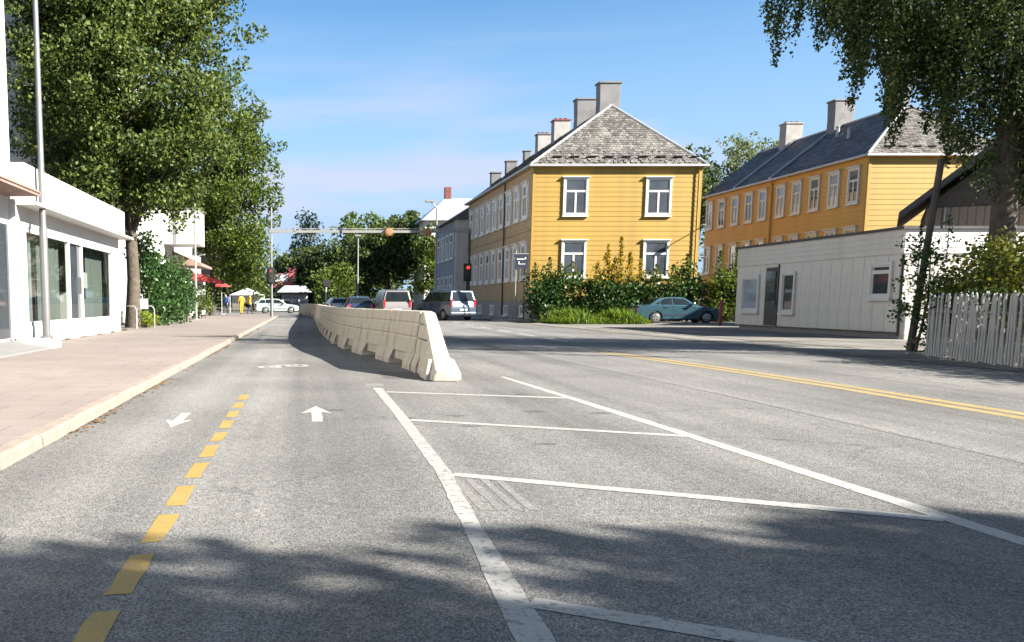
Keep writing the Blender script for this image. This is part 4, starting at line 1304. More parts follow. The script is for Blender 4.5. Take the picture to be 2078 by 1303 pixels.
# weeping birch behind the hedge
def birch():
    rng_ = np.random.default_rng(31)
    b = (15.75, 20.3, 0.0)
    t = thing('birch_tree', 'weeping birch with dark trunk and hanging twigs above the picket fence', 'tree', b)
    pts = [(15.75, 20.3, -0.1), (15.75, 20.3, 1.5), (15.7, 20.3, 3.2), (15.62, 20.3, 5.0), (15.75, 20.3, 7.2), (16.0, 20.2, 9.5), (16.1, 20.2, 12.5)]
    tr = MB().tube(pts, [0.36, 0.29, 0.25, 0.22, 0.17, 0.11, 0.03], 10).build('trunk', 'bark_dark', t, smooth=True)
    lb = MB()
    starts = []
    for i in range(34):
        z0 = rng_.uniform(3.6, 11.0)
        f = np.interp(z0, [p[2] for p in pts], range(len(pts)))
        k = int(f)
        a = Vector(pts[k]).lerp(Vector(pts[min(k + 1, 6)]), f - k)
        az = rng_.uniform(0, 2 * math.pi)
        ln = rng_.uniform(2.6, 5.6) * (1.0 if z0 < 9 else 0.7)
        d = Vector((math.cos(az), math.sin(az), 0))
        if d.x < -0.2 and z0 < 6.5:
            z0 += 1.8
            a.z += 1.8
        rise = rng_.uniform(0.6, 2.0)
        seg = [a + d * (ln * s) + Vector((0, 0, rise * math.sin(s * 2.5) - 0.5 * s * s)) + Vector((rng_.normal(0, .08), rng_.normal(0, .08), rng_.normal(0, .08))) * (s > 0) for s in (0, .2, .4, .6, .8, 1.0)]
        if not (seg[-1].x < 14.6 and seg[-1].z < 8.6):
            lb.tube(seg, [0.085, 0.07, 0.055, 0.04, 0.025, 0.01], 5)
        for s in np.linspace(0.2, 1.0, 13):
            j = s * 5
            j0 = min(int(j), 4)
            p = seg[j0].lerp(seg[j0 + 1], j - j0)
            starts.append((p, s))
    lb.build('limbs', 'bark_dark', tr, smooth=True)
    cen, tw = [], MB()
    for p, s in starts:
        for _ in range(2):
            o = Vector((rng_.normal(0, 0.45), rng_.normal(0, 0.45), rng_.normal(0, 0.25)))
            ln = rng_.uniform(0.7, 2.6)
            q = p + o
            if q.x < 13.2:
                ln = min(ln, 1.9)
            lean = Vector((rng_.normal(0, 0.12), rng_.normal(0, 0.12), 0))
            e = q + lean * ln + Vector((0, 0, -ln))
            if e.z < 2.4:
                continue
            n_ = int(ln * 60)
            f = rng_.uniform(0, 1, n_)
            c = np.array(q)[None] + (np.array(e) - np.array(q))[None] * f[:, None] + rng_.normal(0, 0.085, (n_, 3)) * (1.25 - 0.6 * f)[:, None]
            cen.append(c)
            if rng_.uniform() < 0.4 and (e.x * 20.3 / e.y > 15.4):
                tw.tube([q, e], [0.008, 0.003], 3)
    tw.build('twigs', 'bark_dark', tr, kind='stuff')
    # hanging curtains of twigs: low by the trunk, higher towards the road
    tw2 = MB()
    for i in range(125):
        cx_ = 10.2 + 9.0 * rng_.uniform() ** 0.72
        cy_ = 20.3 + rng_.normal(0, 1.7)
        low = float(np.interp(cx_, [10, 11.3, 12.2, 13.0, 13.8, 15, 17, 19], [6.4, 5.9, 5.7, 4.9, 4.1, 3.2, 3.0, 3.4]))
        low += abs(rng_.normal(0, 0.9)) + (1.2 if rng_.uniform() < 0.4 else 0)
        for k in range(int(rng_.uniform(6, 13))):
            x, y_ = cx_ + rng_.normal(0, 0.2), cy_ + rng_.normal(0, 0.25)
            zb_ = low + abs(rng_.normal(0, 0.5))
            ln = rng_.uniform(1.3, 3.0)
            n_ = int(ln * 62)
            f = rng_.uniform(0, 1, n_)
            wob = 0.10 + 0.08 * f
            cen.append(np.stack([x + 0.12 * np.sin(f * 3 + k), np.full(n_, y_), zb_ + ln * f], 1) + rng_.normal(0, 1, (n_, 3)) * wob[:, None])
            if k < 3 and x * 20.3 / y_ > 15.4:
                tw2.tube([(x, y_, zb_), (x, y_, zb_ + ln)], [0.003, 0.01], 3)
    tw2.build('twigs', 'bark_dark', tr, kind='stuff')
    # long loose tresses that hang clear of the crown
    tress = []
    for (x, zl) in [(10.25, 6.9), (10.45, 6.35), (10.9, 6.95), (11.35, 6.75), (11.95, 5.9), (12.1, 5.45), (12.3, 5.75), (12.85, 5.0), (12.98, 4.55), (13.12, 4.85), (13.7, 5.0), (14.25, 4.2), (12.6, 6.1), (11.6, 7.0)]:
        y_ = 20.3 + rng_.normal(0, 0.6)
        x = x * y_ / 20.3
        ln = rng_.uniform(2.4, 3.4)
        n_ = int(ln * 330)
        f = rng_.uniform(0, 1, n_) ** 0.75
        wd = 0.035 + 0.20 * f
        tress.append(np.stack([x + 0.1 * np.sin(f * 4 + x) + rng_.normal(0, 1, n_) * wd, y_ + rng_.normal(0, 1, n_) * wd, zl + ln * f], 1))
    cen = np.concatenate(cen)
    # the skirt of the crown: leaves do not hang lower than this
    xe = cen[:, 0] * 20.3 / cen[:, 1]
    ze = 1.15 + (cen[:, 2] - 1.15) * 20.3 / cen[:, 1]
    low = np.interp(xe, [9.5, 10.2, 10.5, 11.0, 11.4, 11.8, 12.2, 12.6, 13.0, 13.35, 13.8, 14.1, 14.4, 14.8, 15.3, 17.0, 19.0], [7.9, 7.2, 6.7, 7.5, 7.0, 6.9, 5.9, 6.6, 5.0, 5.9, 5.4, 4.9, 4.4, 3.7, 3.1, 2.9, 3.4])
    low = low + 0.5 * np.sin(cen[:, 0] * 9.0) * np.clip(14.5 - cen[:, 0], 0, 1) + 0.25 * np.sin(cen[:, 0] * 23.0 + cen[:, 1] * 3)
    cen = cen[(ze > low + np.abs(rng_.normal(0, 0.22, len(cen)))) & (xe > 10.1)]
    cen = cen[(cen[:, 2] < 8.6) | (rng_.uniform(0, 1, len(cen)) < 0.2)]
    cen = cen[(cen[:, 0] > 12.0) | (rng_.uniform(0, 1, len(cen)) < 0.85)]
    cen = cen[(cen[:, 0] > 14.2) | (cen[:, 2] > 6.2) | (rng_.uniform(0, 1, len(cen)) < 0.75)]
    # gaps between the hanging curtains
    g = np.sin(cen[:, 0] * 3.1 + 0.7) * np.sin(cen[:, 2] * 1.7 + cen[:, 0]) + 0.6 * np.sin(cen[:, 1] * 2.3 + cen[:, 0] * 1.3)
    cen = cen[g > -0.55 - 0.25 * np.clip(cen[:, 0] - 14, 0, 3) + rng_.normal(0, 0.25, len(cen))]
    cen = np.concatenate([cen] + tress)
    quads_mesh('crown', leaf_quads(cen, 0.082, rng_, flat=0.9, aspect=0.7), 'leaf_birch', t, 'stuff')
birch()

def shrub(name, label, cat, loc, lobes, n, rc_, per, lsize, lm, seed, group=None, stems=10, sprigs=(), sprig_m=None):
    rng_ = np.random.default_rng(seed)
    t = thing(name, label, cat, loc, group)
    sb = MB()
    cl = lobes_to_clumps(lobes, n, rc_[0], rc_[1], rng_, 0.5)
    cl[:, 2] = np.maximum(cl[:, 2], loc[2] + cl[:, 3] * 0.5)
    for i in range(stems):
        c = cl[rng_.integers(len(cl))]
        base = Vector((loc[0] + (c[0] - loc[0]) * 0.5, loc[1] + (c[1] - loc[1]) * 0.5, loc[2] - 0.05))
        sb.tube([base, base.lerp(Vector(c[:3]), 0.5) + Vector((rng_.normal(0, .1), rng_.normal(0, .1), 0)), Vector(c[:3])], [0.035, 0.025, 0.008], 5)
    sb.build('stems', 'bark', t)
    p = clump_points(cl, per, rng_, 0.9)
    p = p[p[:, 2] > loc[2] + 0.01]
    quads_mesh('foliage', leaf_quads(p, lsize, rng_), lm, t, 'stuff')
    if len(sprigs):
        pts, sb2 = [], MB()
        for (x, y_, z0, z1, w) in sprigs:
            k = int((z1 - z0) * 90)
            f = rng_.uniform(0, 1, k)
            pts.append(np.stack([x + rng_.normal(0, 1, k) * w * (1.1 - f), y_ + rng_.normal(0, 1, k) * w * (1.1 - f), z0 + (z1 - z0) * f], 1))
            sb2.tube([(x, y_, z0), (x, y_, z1)], [0.015, 0.005], 4)
        sp_ = sb2.build('sprigs', 'bark', t)
        quads_mesh('sprig_foliage', leaf_quads(np.concatenate(pts), lsize, rng_), sprig_m, t, 'stuff')
    return t

# shrubs on the left pavement
shrub('shrub', 'big dark green leafy shrub against the pavement beside the tree trunk', 'shrub', (-6.75, 41.0, 0.1), [(-6.8, 40.6, 1.7, 0.9, 1.6, 1.7), (-6.5, 42.5, 1.6, 0.9, 1.8, 1.7), (-7.1, 40.5, 3.2, 0.7, 1.2, 1.1)], 200, (0.3, 0.55), 190, 0.17, 'leaf_dark', 41)
shrub('shrub', 'dark green shrub behind the biggest one, in front of the boxed-out bay', 'shrub', (-6.5, 47.2, 0.1), [(-6.5, 46.8, 1.3, 0.8, 1.9, 1.4), (-6.8, 48.5, 1.8, 0.9, 1.5, 1.8)], 80, (0.3, 0.55), 150, 0.18, 'leaf_dark', 42)
shrub('shrub', 'small lime green bush at the foot of the tree', 'shrub', (-6.6, 37.3, 0.1), [(-6.65, 37.2, 0.42, 0.55, 0.7, 0.42)], 26, (0.16, 0.3), 420, 0.10, 'leaf_lime', 43, stems=5)
shrub('shrub', 'slim bright green bush by the thin lamp post', 'shrub', (-6.6, 57.5, 0.1), [(-6.6, 57.5, 1.1, 0.7, 1.0, 1.1)], 26, (0.3, 0.5), 130, 0.17, 'leaf_street', 44, stems=5)

# hedge in front of the yellow house
shrub('shrub', 'dense dark shrub at the yellow house corner with pale yellow tips', 'shrub', (14.4, 52.3, 0), [(14.0, 52.2, 1.4, 1.2, 0.9, 1.5), (15.4, 52.4, 1.5, 1.3, 0.9, 1.6)], 190, (0.3, 0.55), 170, 0.18, 'leaf_dark', 51,
      sprigs=[(13.4, 52, 2.5, 3.4, .22), (14.2, 52, 2.6, 3.7, .25), (14.9, 52.1, 2.5, 3.4, .3), (15.5, 52, 2.7, 3.5, .25), (13.9, 52.1, 2.4, 3.2, .3)], sprig_m='leaf_olive')
shrub('shrub', 'shrub with tall orange-tipped shoots between the two ground-floor windows', 'shrub', (18.0, 52.3, 0), [(17.3, 52.3, 1.4, 1.2, 0.9, 1.5), (18.9, 52.4, 1.3, 1.4, 0.9, 1.5)], 190, (0.3, 0.55), 170, 0.18, 'leaf_dark', 52,
      sprigs=[(17.55, 52, 2.2, 4.5, .2), (18.3, 52, 2.2, 4.9, .18), (18.9, 52.1, 2.2, 4.0, .2), (17.0, 52, 2.2, 3.5, .25), (18.0, 52.0, 2.4, 3.7, .35), (19.5, 52.1, 2.3, 3.6, .25), (17.9, 52.2, 2.2, 3.3, .45)], sprig_m='leaf_gold')
shrub('shrub', 'rounded dark shrub behind the blue saloon under the right-hand window', 'shrub', (21.0, 52.3, 0), [(20.7, 52.3, 1.35, 1.3, 0.9, 1.5), (22.2, 52.5, 1.6, 1.2, 0.8, 1.7)], 190, (0.3, 0.55), 170, 0.18, 'leaf_dark', 53,
      sprigs=[(20.4, 52, 2.3, 3.3, .3), (22.2, 52.1, 2.6, 3.9, .22), (21.4, 52, 2.4, 3.3, .3)], sprig_m='leaf_olive')
shrub('shrub', 'loose green shrub between the yellow house and the hut', 'shrub', (24.6, 51.9, 0), [(24.2, 51.9, 1.5, 1.2, 0.8, 1.6), (25.4, 51.8, 1.7, 1.1, 0.8, 1.8)], 170, (0.3, 0.55), 150, 0.18, 'leaf_street', 54,
      sprigs=[(24.0, 51.8, 2.4, 4.1, .25), (25.0, 51.9, 2.6, 4.2, .25), (25.8, 51.6, 2.4, 3.9, .25)], sprig_m='leaf_street')

# hedge behind the picket fence
FENCE = [(13.12, 18.75), (12.75, 17.0), (12.4, 15.3), (12.2, 13.0), (12.1, 8.0)]
shrub('hedge', 'tall olive green hedge behind the picket fence', 'hedge', (14.2, 16.0, 0), [(14.1, 18.0, 1.25, 0.85, 1.6, 1.25), (13.9, 15.0, 1.25, 0.9, 2.0, 1.2), (13.6, 11.5, 1.2, 0.9, 2.4, 1.2), (13.5, 7.5, 1.2, 0.9, 2.4, 1.15), (14.6, 18.6, 1.7, 0.8, 1.0, 0.8), (15.0, 19.6, 1.2, 0.9, 0.8, 1.25)],
      950, (0.25, 0.42), 330, 0.10, 'leaf_olive', 61, stems=24)
shrub('climber', 'dark ivy-like climber at the foot of the leaning pole', 'climber', (14.0, 20.6, 0), [(14.05, 20.5, 0.75, 0.5, 0.5, 0.8), (14.15, 20.6, 1.9, 0.45, 0.4, 0.75), (14.5, 20.2, 1.3, 0.5, 0.6, 0.8), (14.7, 20.4, 0.9, 0.5, 0.5, 0.9)], 130, (0.16, 0.3), 330, 0.09, 'leaf_dark', 62, stems=8,
      sprigs=[(13.95, 20.4, 1.6, 2.9, .12), (14.5, 20.3, 2.2, 3.1, .15)], sprig_m='leaf_dark')
shrub('climber', 'climber spilling over the top of the picket fence', 'climber', (13.1, 17.6, 0), [(13.2, 18.3, 0.8, 0.22, 0.4, 0.6), (13.05, 17.5, 1.15, 0.2, 0.5, 0.3), (12.8, 16.4, 1.15, 0.2, 0.6, 0.28)], 45, (0.1, 0.2), 420, 0.08, 'leaf_dark', 63, stems=6)

# long grass at the foot of the hedge
n = 5200
gx, gy = rng.uniform(13.2, 18.0, n), 48.2 + rng.normal(0, 1.2, n)
hgt = 0.75 * np.clip(0.55 + 0.3 * np.sin(gx * 2.3) + 0.25 * np.sin(gx * 5.1 + gy), 0.12, 1) * rng.uniform(0.35, 1.3, n)
keep = (gy > 46.0) & (gy < 51.5)
gx, gy, hgt = gx[keep], gy[keep], hgt[keep]
n = len(gx)
a = rng.uniform(0, 6.28, n)
w = np.stack([np.cos(a), np.sin(a), np.zeros(n)], 1) * 0.03
b0 = np.stack([gx, gy, np.zeros(n)], 1)
mid = b0 + np.stack([rng.normal(0, .08, n), rng.normal(0, .08, n), hgt * 0.6], 1)
top = mid + np.stack([rng.normal(0, .2, n), rng.normal(0, .2, n), hgt * 0.4], 1)
g_o = quads_mesh('grass', np.stack([b0 - w, mid + w, top, mid - w], 1), 'grass', None, 'stuff')
g_o['label'] = 'tuft of long bright grass in front of the hedge'
g_o['category'] = 'grass'
n = 900
gx, gy = -6.7 + np.abs(rng.normal(0, 0.06, n)), rng.uniform(22.9, 33.4, n)
keep = np.sin(gy * 3.1) + rng.normal(0, .5, n) > 0.6
gx, gy = gx[keep], gy[keep]
n = len(gx)
a = rng.uniform(0, 6.28, n)
w = np.stack([np.cos(a), np.sin(a), np.zeros(n)], 1) * 0.012
b0 = np.stack([gx, gy, np.full(n, 0.1)], 1)
top = b0 + np.stack([rng.normal(0, .03, n), rng.normal(0, .03, n), rng.uniform(0.03, 0.14, n)], 1)
g_o = quads_mesh('weeds', np.stack([b0 - w, (b0 + top) / 2 + w, top, b0 + w * 0.5], 1), 'grass', None, 'stuff')
g_o['label'] = 'thin weeds along the foot of the white shop wall'
g_o['category'] = 'weeds'

# distant trees that close the street
far = [
    ('conifer', 'blue-green thin-topped tree above the traffic gantry', 0.0, 132, 14.0, [(0.3, 132, 11.0, 2.6, 2.4, 3.6), (-0.2, 132, 5.5, 3.2, 3, 4.5)], 70, (0.7, 1.2), 26, 0.5, 'leaf_blue', 'leaf'),
    ('round_tree', 'round-topped green tree behind the gantry', 8.0, 128, 13.5, [(8.0, 128, 10.5, 3.6, 3.4, 3.4), (8.0, 128, 6, 4.0, 3.6, 4.5)], 90, (0.8, 1.3), 26, 0.5, 'leaf_far_green', 0),
    ('dark_tree', 'broad dark tree closing the street behind the parked cars', 10.2, 108, 11.0, [(9.6, 108, 7.0, 3.6, 3.0, 3.6), (7.0, 109, 5.2, 3.2, 3.0, 3.6), (12.0, 108, 7.4, 2.6, 2.6, 3.8)], 150, (0.7, 1.2), 34, 0.42, 'leaf_far', 0),
    ('dark_tree', 'dark tree left of the gantry lamp, behind the small red sign', 0.8, 122, 9.0, [(0.8, 122, 5.0, 4.2, 3.4, 4.4), (-2.6, 124, 4.0, 3.0, 3, 3.6)], 120, (0.7, 1.2), 30, 0.45, 'leaf_far', 0),
    ('small_tree', 'small lighter green tree in front of the dark trees', 2.8, 104, 5.0, [(2.7, 104, 3.0, 2.0, 1.8, 2.4), (4.6, 105, 3.2, 2.2, 2.0, 2.6)], 80, (0.5, 0.9), 45, 0.32, 'leaf_far_green', 0),
    ('small_tree', 'yellowish green tree beside the grey building', 13.8, 96, 8.5, [(13.4, 96, 4.6, 1.9, 2.2, 3.6), (14.0, 97, 7.0, 2.0, 2.0, 2.6)], 90, (0.5, 1.0), 45, 0.34, 'leaf_street', 0),
    ('dark_tree', 'far dark tree rising behind the round-topped one', 13.5, 140, 13, [(13, 140, 9, 5, 4, 5.0), (17, 141, 10, 5, 4, 4.6)], 110, (0.9, 1.5), 22, 0.6, 'leaf_far', 0),
    ('dark_tree', 'wide dark tree filling the gap behind the lamp post under the gantry', 4.2, 119, 9.0, [(4.0, 119, 5.2, 3.4, 3.0, 4.6), (6.2, 120, 6.0, 3.0, 3.0, 4.6)], 120, (0.7, 1.2), 30, 0.45, 'leaf_far', 0),
    ('dark_tree', 'low dark tree behind the pale crossing car', -6.5, 112, 6.0, [(-6.2, 112, 3.4, 3.0, 2.4, 2.6), (-10, 113, 4, 3.6, 3, 3.4)], 90, (0.6, 1.1), 36, 0.42, 'leaf_far', 0),
    ('dark_tree', 'dark tree standing in the gap between the two yellow houses', 31.9, 74.0, 14.0, [(31.5, 74, 10.6, 1.6, 2.0, 3.4), (32.6, 75, 8.6, 1.7, 2.0, 4.0)], 120, (0.5, 1.0), 48, 0.34, 'leaf_far', 0),
    ('thin_tree', 'thin pale-leaved tree showing sky behind the orange terrace', 41.6, 86.0, 17.0, [(42.0, 86, 14.0, 3.3, 2.8, 3.2), (40.4, 86, 11.0, 2.6, 2.4, 3.2), (44.2, 86, 13.6, 2.4, 2.2, 2.8)], 260, (0.35, 0.7), 75, 0.28, 'leaf_pale', 0),
]
for i, (nm, lab, x, y_, h, lobes, nc, rc_, per, ls, lm, _) in enumerate(far):
    tree(nm if nm != 'conifer' else 'far_tree', lab, (x, y_, 0), 2.0, 0.22, lobes, int(nc * (1.7 if y_ > 90 and nm != 'thin_tree' else 1)), rc_, per, ls, lm, 'bark_dark', seed=100 + i, limbs=8)
# wood that closes the horizon
cl = []
for i in range(420):
    cl.append((rng.uniform(-150, 190), rng.uniform(190, 240), rng.uniform(0.5, 7.5), rng.uniform(2.0, 3.5)))
wood = quads_mesh('woodland', leaf_quads(clump_points(np.array(cl), 9, rng), 1.3, rng), 'leaf_far', None, 'stuff')
wood['label'] = 'far dark belt of woodland at the end of the street'
wood['category'] = 'woodland'

# ------------------------------------------------------------------ picket fence and leaning pole
fen = thing('picket_fence', 'white wooden picket fence with uneven pickets in front of the hedge', 'fence', (12.5, 14, 0))
def fence_at(d):
    for i in range(len(FENCE) - 1):
        a, b = Vector(FENCE[i]), Vector(FENCE[i + 1])
        l = (b - a).length
        if d <= l:
            return a + (b - a) * (d / l), (b - a).normalized()
        d -= l
    return None
rf = random.Random(9)
d = 0.05
pk_src = None
while True:
    r_ = fence_at(d)
    if r_ is None:
        break
    p, dr_ = r_
    if pk_src is None:
        pr = [(-0.034, 0.0), (0.034, 0.0), (0.034, 1.22), (0.0, 1.28), (-0.034, 1.22)]
        mbp = MB()
        mbp.add([(x_, -0.011, z_) for x_, z_ in pr] + [(x_, 0.011, z_) for x_, z_ in pr], [(0, 1, 2, 3, 4), (9, 8, 7, 6, 5)] + [(i, i + 5, (i + 1) % 5 + 5, (i + 1) % 5) for i in range(5)])
        o = pk_src = mbp.build('picket', 'fence_white', None)
        o.parent = fen
    else:
        o = pk_src.copy()
        col.objects.link(o)
    o.location = (p.x - 12.5, p.y - 14, 0.03 + rf.uniform(-0.02, 0.02))
    o.rotation_euler = (rf.uniform(-0.03, 0.03), rf.uniform(-0.03, 0.03), math.atan2(dr_.y, dr_.x))
    o.scale = (1, 1, 1.0 + rf.uniform(-0.02, 0.03))
    d += 0.105
for zr_ in (0.32, 0.95):
    for i in range(len(FENCE) - 1):
        a, b = Vector(FENCE[i]), Vector(FENCE[i + 1])
        nn = Vector((-(b - a).y, (b - a).x)).normalized() * 0.035
        if nn.x < 0:
            nn = -nn
        a, b = a + nn, b + nn
        MB().tube([(a.x, a.y, zr_), (b.x, b.y, zr_)], 0.032, 4).build('rail', 'fence_white', fen)
for (x_, y_) in FENCE:
    MB().box(x_ + 0.06, x_ + 0.15, y_ - 0.05, y_ + 0.05, -0.05, 1.15).build('post', 'fence_white', fen)

lp = thing('leaning_pole', 'dark wooden pole leaning beside the hut corner', 'pole', (14.25, 20.9, 0))
MB().tube([(14.25, 20.9, -0.05), (14.42, 20.9, 2.0), (14.62, 20.9, 4.35)], [0.085, 0.075, 0.07], 8).build('shaft', 'dark_wood', lp, smooth=True)
MB().lathe([(0.075, 4.35), (0.08, 4.4), (0.01, 4.42)], (14.62, 20.9, 0), 8).build('cap', 'black', lp)

# ------------------------------------------------------------------ poles, signals, signs
def pole(name, label, cat, x, y_, z0, h, r0, r1, m='steel'):
    t = thing(name, label, cat, (x, y_, z0))
    MB().tube([(x, y_, z0 - 0.03), (x, y_, z0 + h * 0.28), (x, y_, z0 + h * 0.285), (x, y_, z0 + h)], [r0, r0 * 0.97, (r0 + r1) / 2, r1], 12).build('shaft', m, t, smooth=True)
    MB().lathe([(r0 * 1.6, z0), (r0 * 1.6, z0 + 0.03), (r0 * 1.15, z0 + 0.06)], (x, y_, 0), 12).build('base_plate', m, t)
    return t
t = pole('street_lamp', 'tall grey steel lamp post standing before the white shop window', 'street lamp', -6.42, 22.15, 0.265, 9.6, 0.105, 0.06)
MB().tube([(-6.42, 22.15, 9.8), (-6.1, 22.15, 10.15), (-5.2, 22.15, 10.3)], [0.055, 0.05, 0.045], 8).build('arm', 'steel', t)
MB().box(-5.25, -4.5, 22.02, 22.28, 10.25, 10.37).build('lamp_head', 'steel', t, bevel=0.03)
t = pole('street_lamp', 'slim pale lamp post between the shrubs and the boxed-out bay', 'street lamp', -6.35, 53.5 - 1.2, 0.1, 7.6, 0.07, 0.05, 'pale_steel')
MB().box(-6.5, -6.0, 52.2, 52.4, 7.7, 7.8).build('lamp_head', 'pale_steel', t)
t = pole('street_lamp', 'pale lamp post among the dark trees behind the gantry', 'street lamp', 5.05, 85, 0.0, 7.3, 0.08, 0.06, 'pale_steel')
MB().box(4.75, 5.35, 84.8, 85.2, 7.3, 7.45).build('lamp_head', 'pale_steel', t)
t = pole('street_lamp', 'white lamp post at the end of the gantry beam by the grey building', 'street lamp', 9.75, 66.6, 0.0, 8.0, 0.09, 0.06, 'pale_steel')
MB().tube([(9.75, 66.6, 8.0), (9.3, 66.6, 8.5)], 0.05, 6).build('arm', 'pale_steel', t)
MB().box(8.9, 9.5, 66.4, 66.8, 8.45, 8.6).build('lamp_head', 'pale_steel', t)

gan = thing('traffic_gantry', 'thin pale gantry beam across the street carrying amber signals', 'gantry', (4.5, 66, 0))
MB().box(-2.6, 12.2, 65.93, 66.07, 6.18, 6.36).build('beam', 'pale_steel', gan)
MB().box(-2.6, 12.2, 65.97, 66.03, 6.45, 6.5).build('top_rail', 'pale_steel', gan)
for i in range(15):
    MB().box(-2.5 + i * 1.04, -2.46 + i * 1.04, 65.97, 66.03, 6.36, 6.45).build('stay', 'pale_steel', gan)
MB().tube([(-2.42, 66, 0.0), (-2.42, 66, 8.0)], [0.075, 0.05], 8).build('post', 'pale_steel', gan)
MB().tube([(12.1, 66, 0.0), (12.1, 66, 6.4)], [0.1, 0.08], 8).build('post', 'dark_wood', gan)
MB().box(-0.78, -0.62, 65.9, 66.1, 6.3, 6.75).build('camera_box', 'pale_steel', gan)
MB().box(2.6, 2.75, 65.9, 66.1, 6.1, 6.6).build('bracket', 'black', gan)
for x_ in (6.15, 9.0):
    s = thing('amber_signal', 'amber signal drum hung on the gantry above the carriageway' if x_ < 8 else 'amber signal drum hung on the gantry by the white lamp post', 'signal', (x_, 65.85, 6.2))
    MB().lathe([(0.05, 65.62), (0.27, 65.64), (0.31, 65.72), (0.31, 65.86), (0.22, 65.92)], (x_, 0, 6.22), 14, 'y').build('drum', 'amber', s)
    MB().lathe([(0.18, 65.61), (0.18, 65.635)], (x_, 0, 6.22), 14, 'y').build('lens', 'tile_red', s)
    MB().box(x_ - 0.05, x_ + 0.05, 65.78, 65.92, 6.5, 6.75).build('hanger', 'black', s)

def traffic_light(label, x, y_, z0, zc, lit='red_light'):
    t = thing('traffic_light', label, 'traffic light', (x, y_, z0))
    MB().tube([(x, y_, z0 - 0.03), (x, y_, zc + 0.6)], 0.06, 8).build('shaft', 'black', t)
    MB().box(x - 0.28, x + 0.28, y_ - 0.16, y_ - 0.12, zc - 0.62, zc + 0.62).build('backing_board', 'black', t)
    MB().box(x - 0.17, x + 0.17, y_ - 0.4, y_ - 0.16, zc - 0.52, zc + 0.52).build('housing', 'black', t, bevel=0.02)
    for i, mm in enumerate((lit, 'dark', 'dark')):
        z = zc + 0.33 - i * 0.33
        MB().lathe([(0.115, y_ - 0.425), (0.115, y_ - 0.40)], (x, 0, z), 12, 'y').build('lens', mm, t)
        MB().tube([(x, y_ - 0.40, z + 0.14), (x, y_ - 0.56, z + 0.14)], 0.03, 5).build('visor', 'black', t)
    return t
traffic_light('traffic light showing red at the far corner of the yellow house', 11.6, 64.0, 0, 3.25)
traffic_light('traffic light on the pavement edge under the gantry post', -2.45, 65.2, 0.1, 3.05, 'rust_red')

sg = thing('sign', 'dark square sign with white marks on a pole at the yellow house corner', 'sign', (12.9, 53.6, 0))
MB().tube([(12.62, 53.6, 0.08), (12.62, 53.6, 4.2)], 0.04, 6).build('post', 'pale_steel', sg)
MB().tube([(13.16, 53.6, 0.08), (13.16, 53.6, 3.6)], 0.035, 6).build('post', 'dark_wood', sg)
bd = MB().box(12.55, 13.29, 53.48, 53.54, 3.15, 3.98).build('board', 'navy', sg)
MB().box(12.47, 13.32, 53.46, 53.56, 3.98, 4.03).build('board_edge', 'pale_steel', sg)
MB().box(12.63, 13.09, 53.47, 53.48, 3.66, 3.72).build('white_mark', 'white', bd)
MB().box(13.11, 13.19, 53.47, 53.48, 3.68, 3.8).build('white_mark', 'white', bd)
MB().box(12.74, 12.8, 53.47, 53.48, 3.38, 3.56).build('white_mark', 'white', bd)
MB().box(12.8, 13.15, 53.47, 53.48, 3.38, 3.42).build('white_mark', 'white', bd)

rp = thing('bollard_post', 'short red-brown post standing between the blue saloon and the hut', 'post', (20.35, 43.6, 0))
MB().box(20.28, 20.42, 43.53, 43.67, -0.03, 1.2).build('shaft', 'rust_red', rp, bevel=0.015)
MB().box(20.26, 20.44, 43.51, 43.69, 1.2, 1.25).build('cap', 'rust_red', rp)

# bicycle hoops beside the tree
for i, (x_, y_) in enumerate([(-6.9, 34.7), (-6.35, 35.6)]):
    t = thing('bicycle_stand', 'steel hoop for bicycles at the foot of the street tree' if i == 0 else 'second bicycle hoop with a small white plate by the dark shrub', 'bicycle stand', (x_, y_, 0.1), 'bicycle hoops by the tree')
    pts = [(x_ - 0.35, y_, 0.08), (x_ - 0.35, y_, 0.85), (x_ - 0.3, y_, 0.95), (x_ - 0.2, y_, 1.0), (x_ + 0.2, y_, 1.0), (x_ + 0.3, y_, 0.95), (x_ + 0.35, y_, 0.85), (x_ + 0.35, y_, 0.08)]
    MB().tube(pts, 0.03, 8).build('hoop', 'pale_steel', t, smooth=True)
    if i:
        MB().box(x_ - 0.2, x_ + 0.12, y_ - 0.05, y_ - 0.03, 0.88, 1.28).build('plate', 'white', t)

# round sign and bollards beyond the barrier
t = thing('sign', 'dark round road sign on a white post behind the barrier', 'sign', (2.0, 83, 0))
MB().tube([(2.0, 83, -0.02), (2.0, 83, 2.6)], 0.06, 8).build('post', 'white', t)
MB().lathe([(0.34, 82.88), (0.36, 82.9), (0.36, 82.93)], (2.0, 0, 2.9), 14, 'y').build('disc', 'black', t)

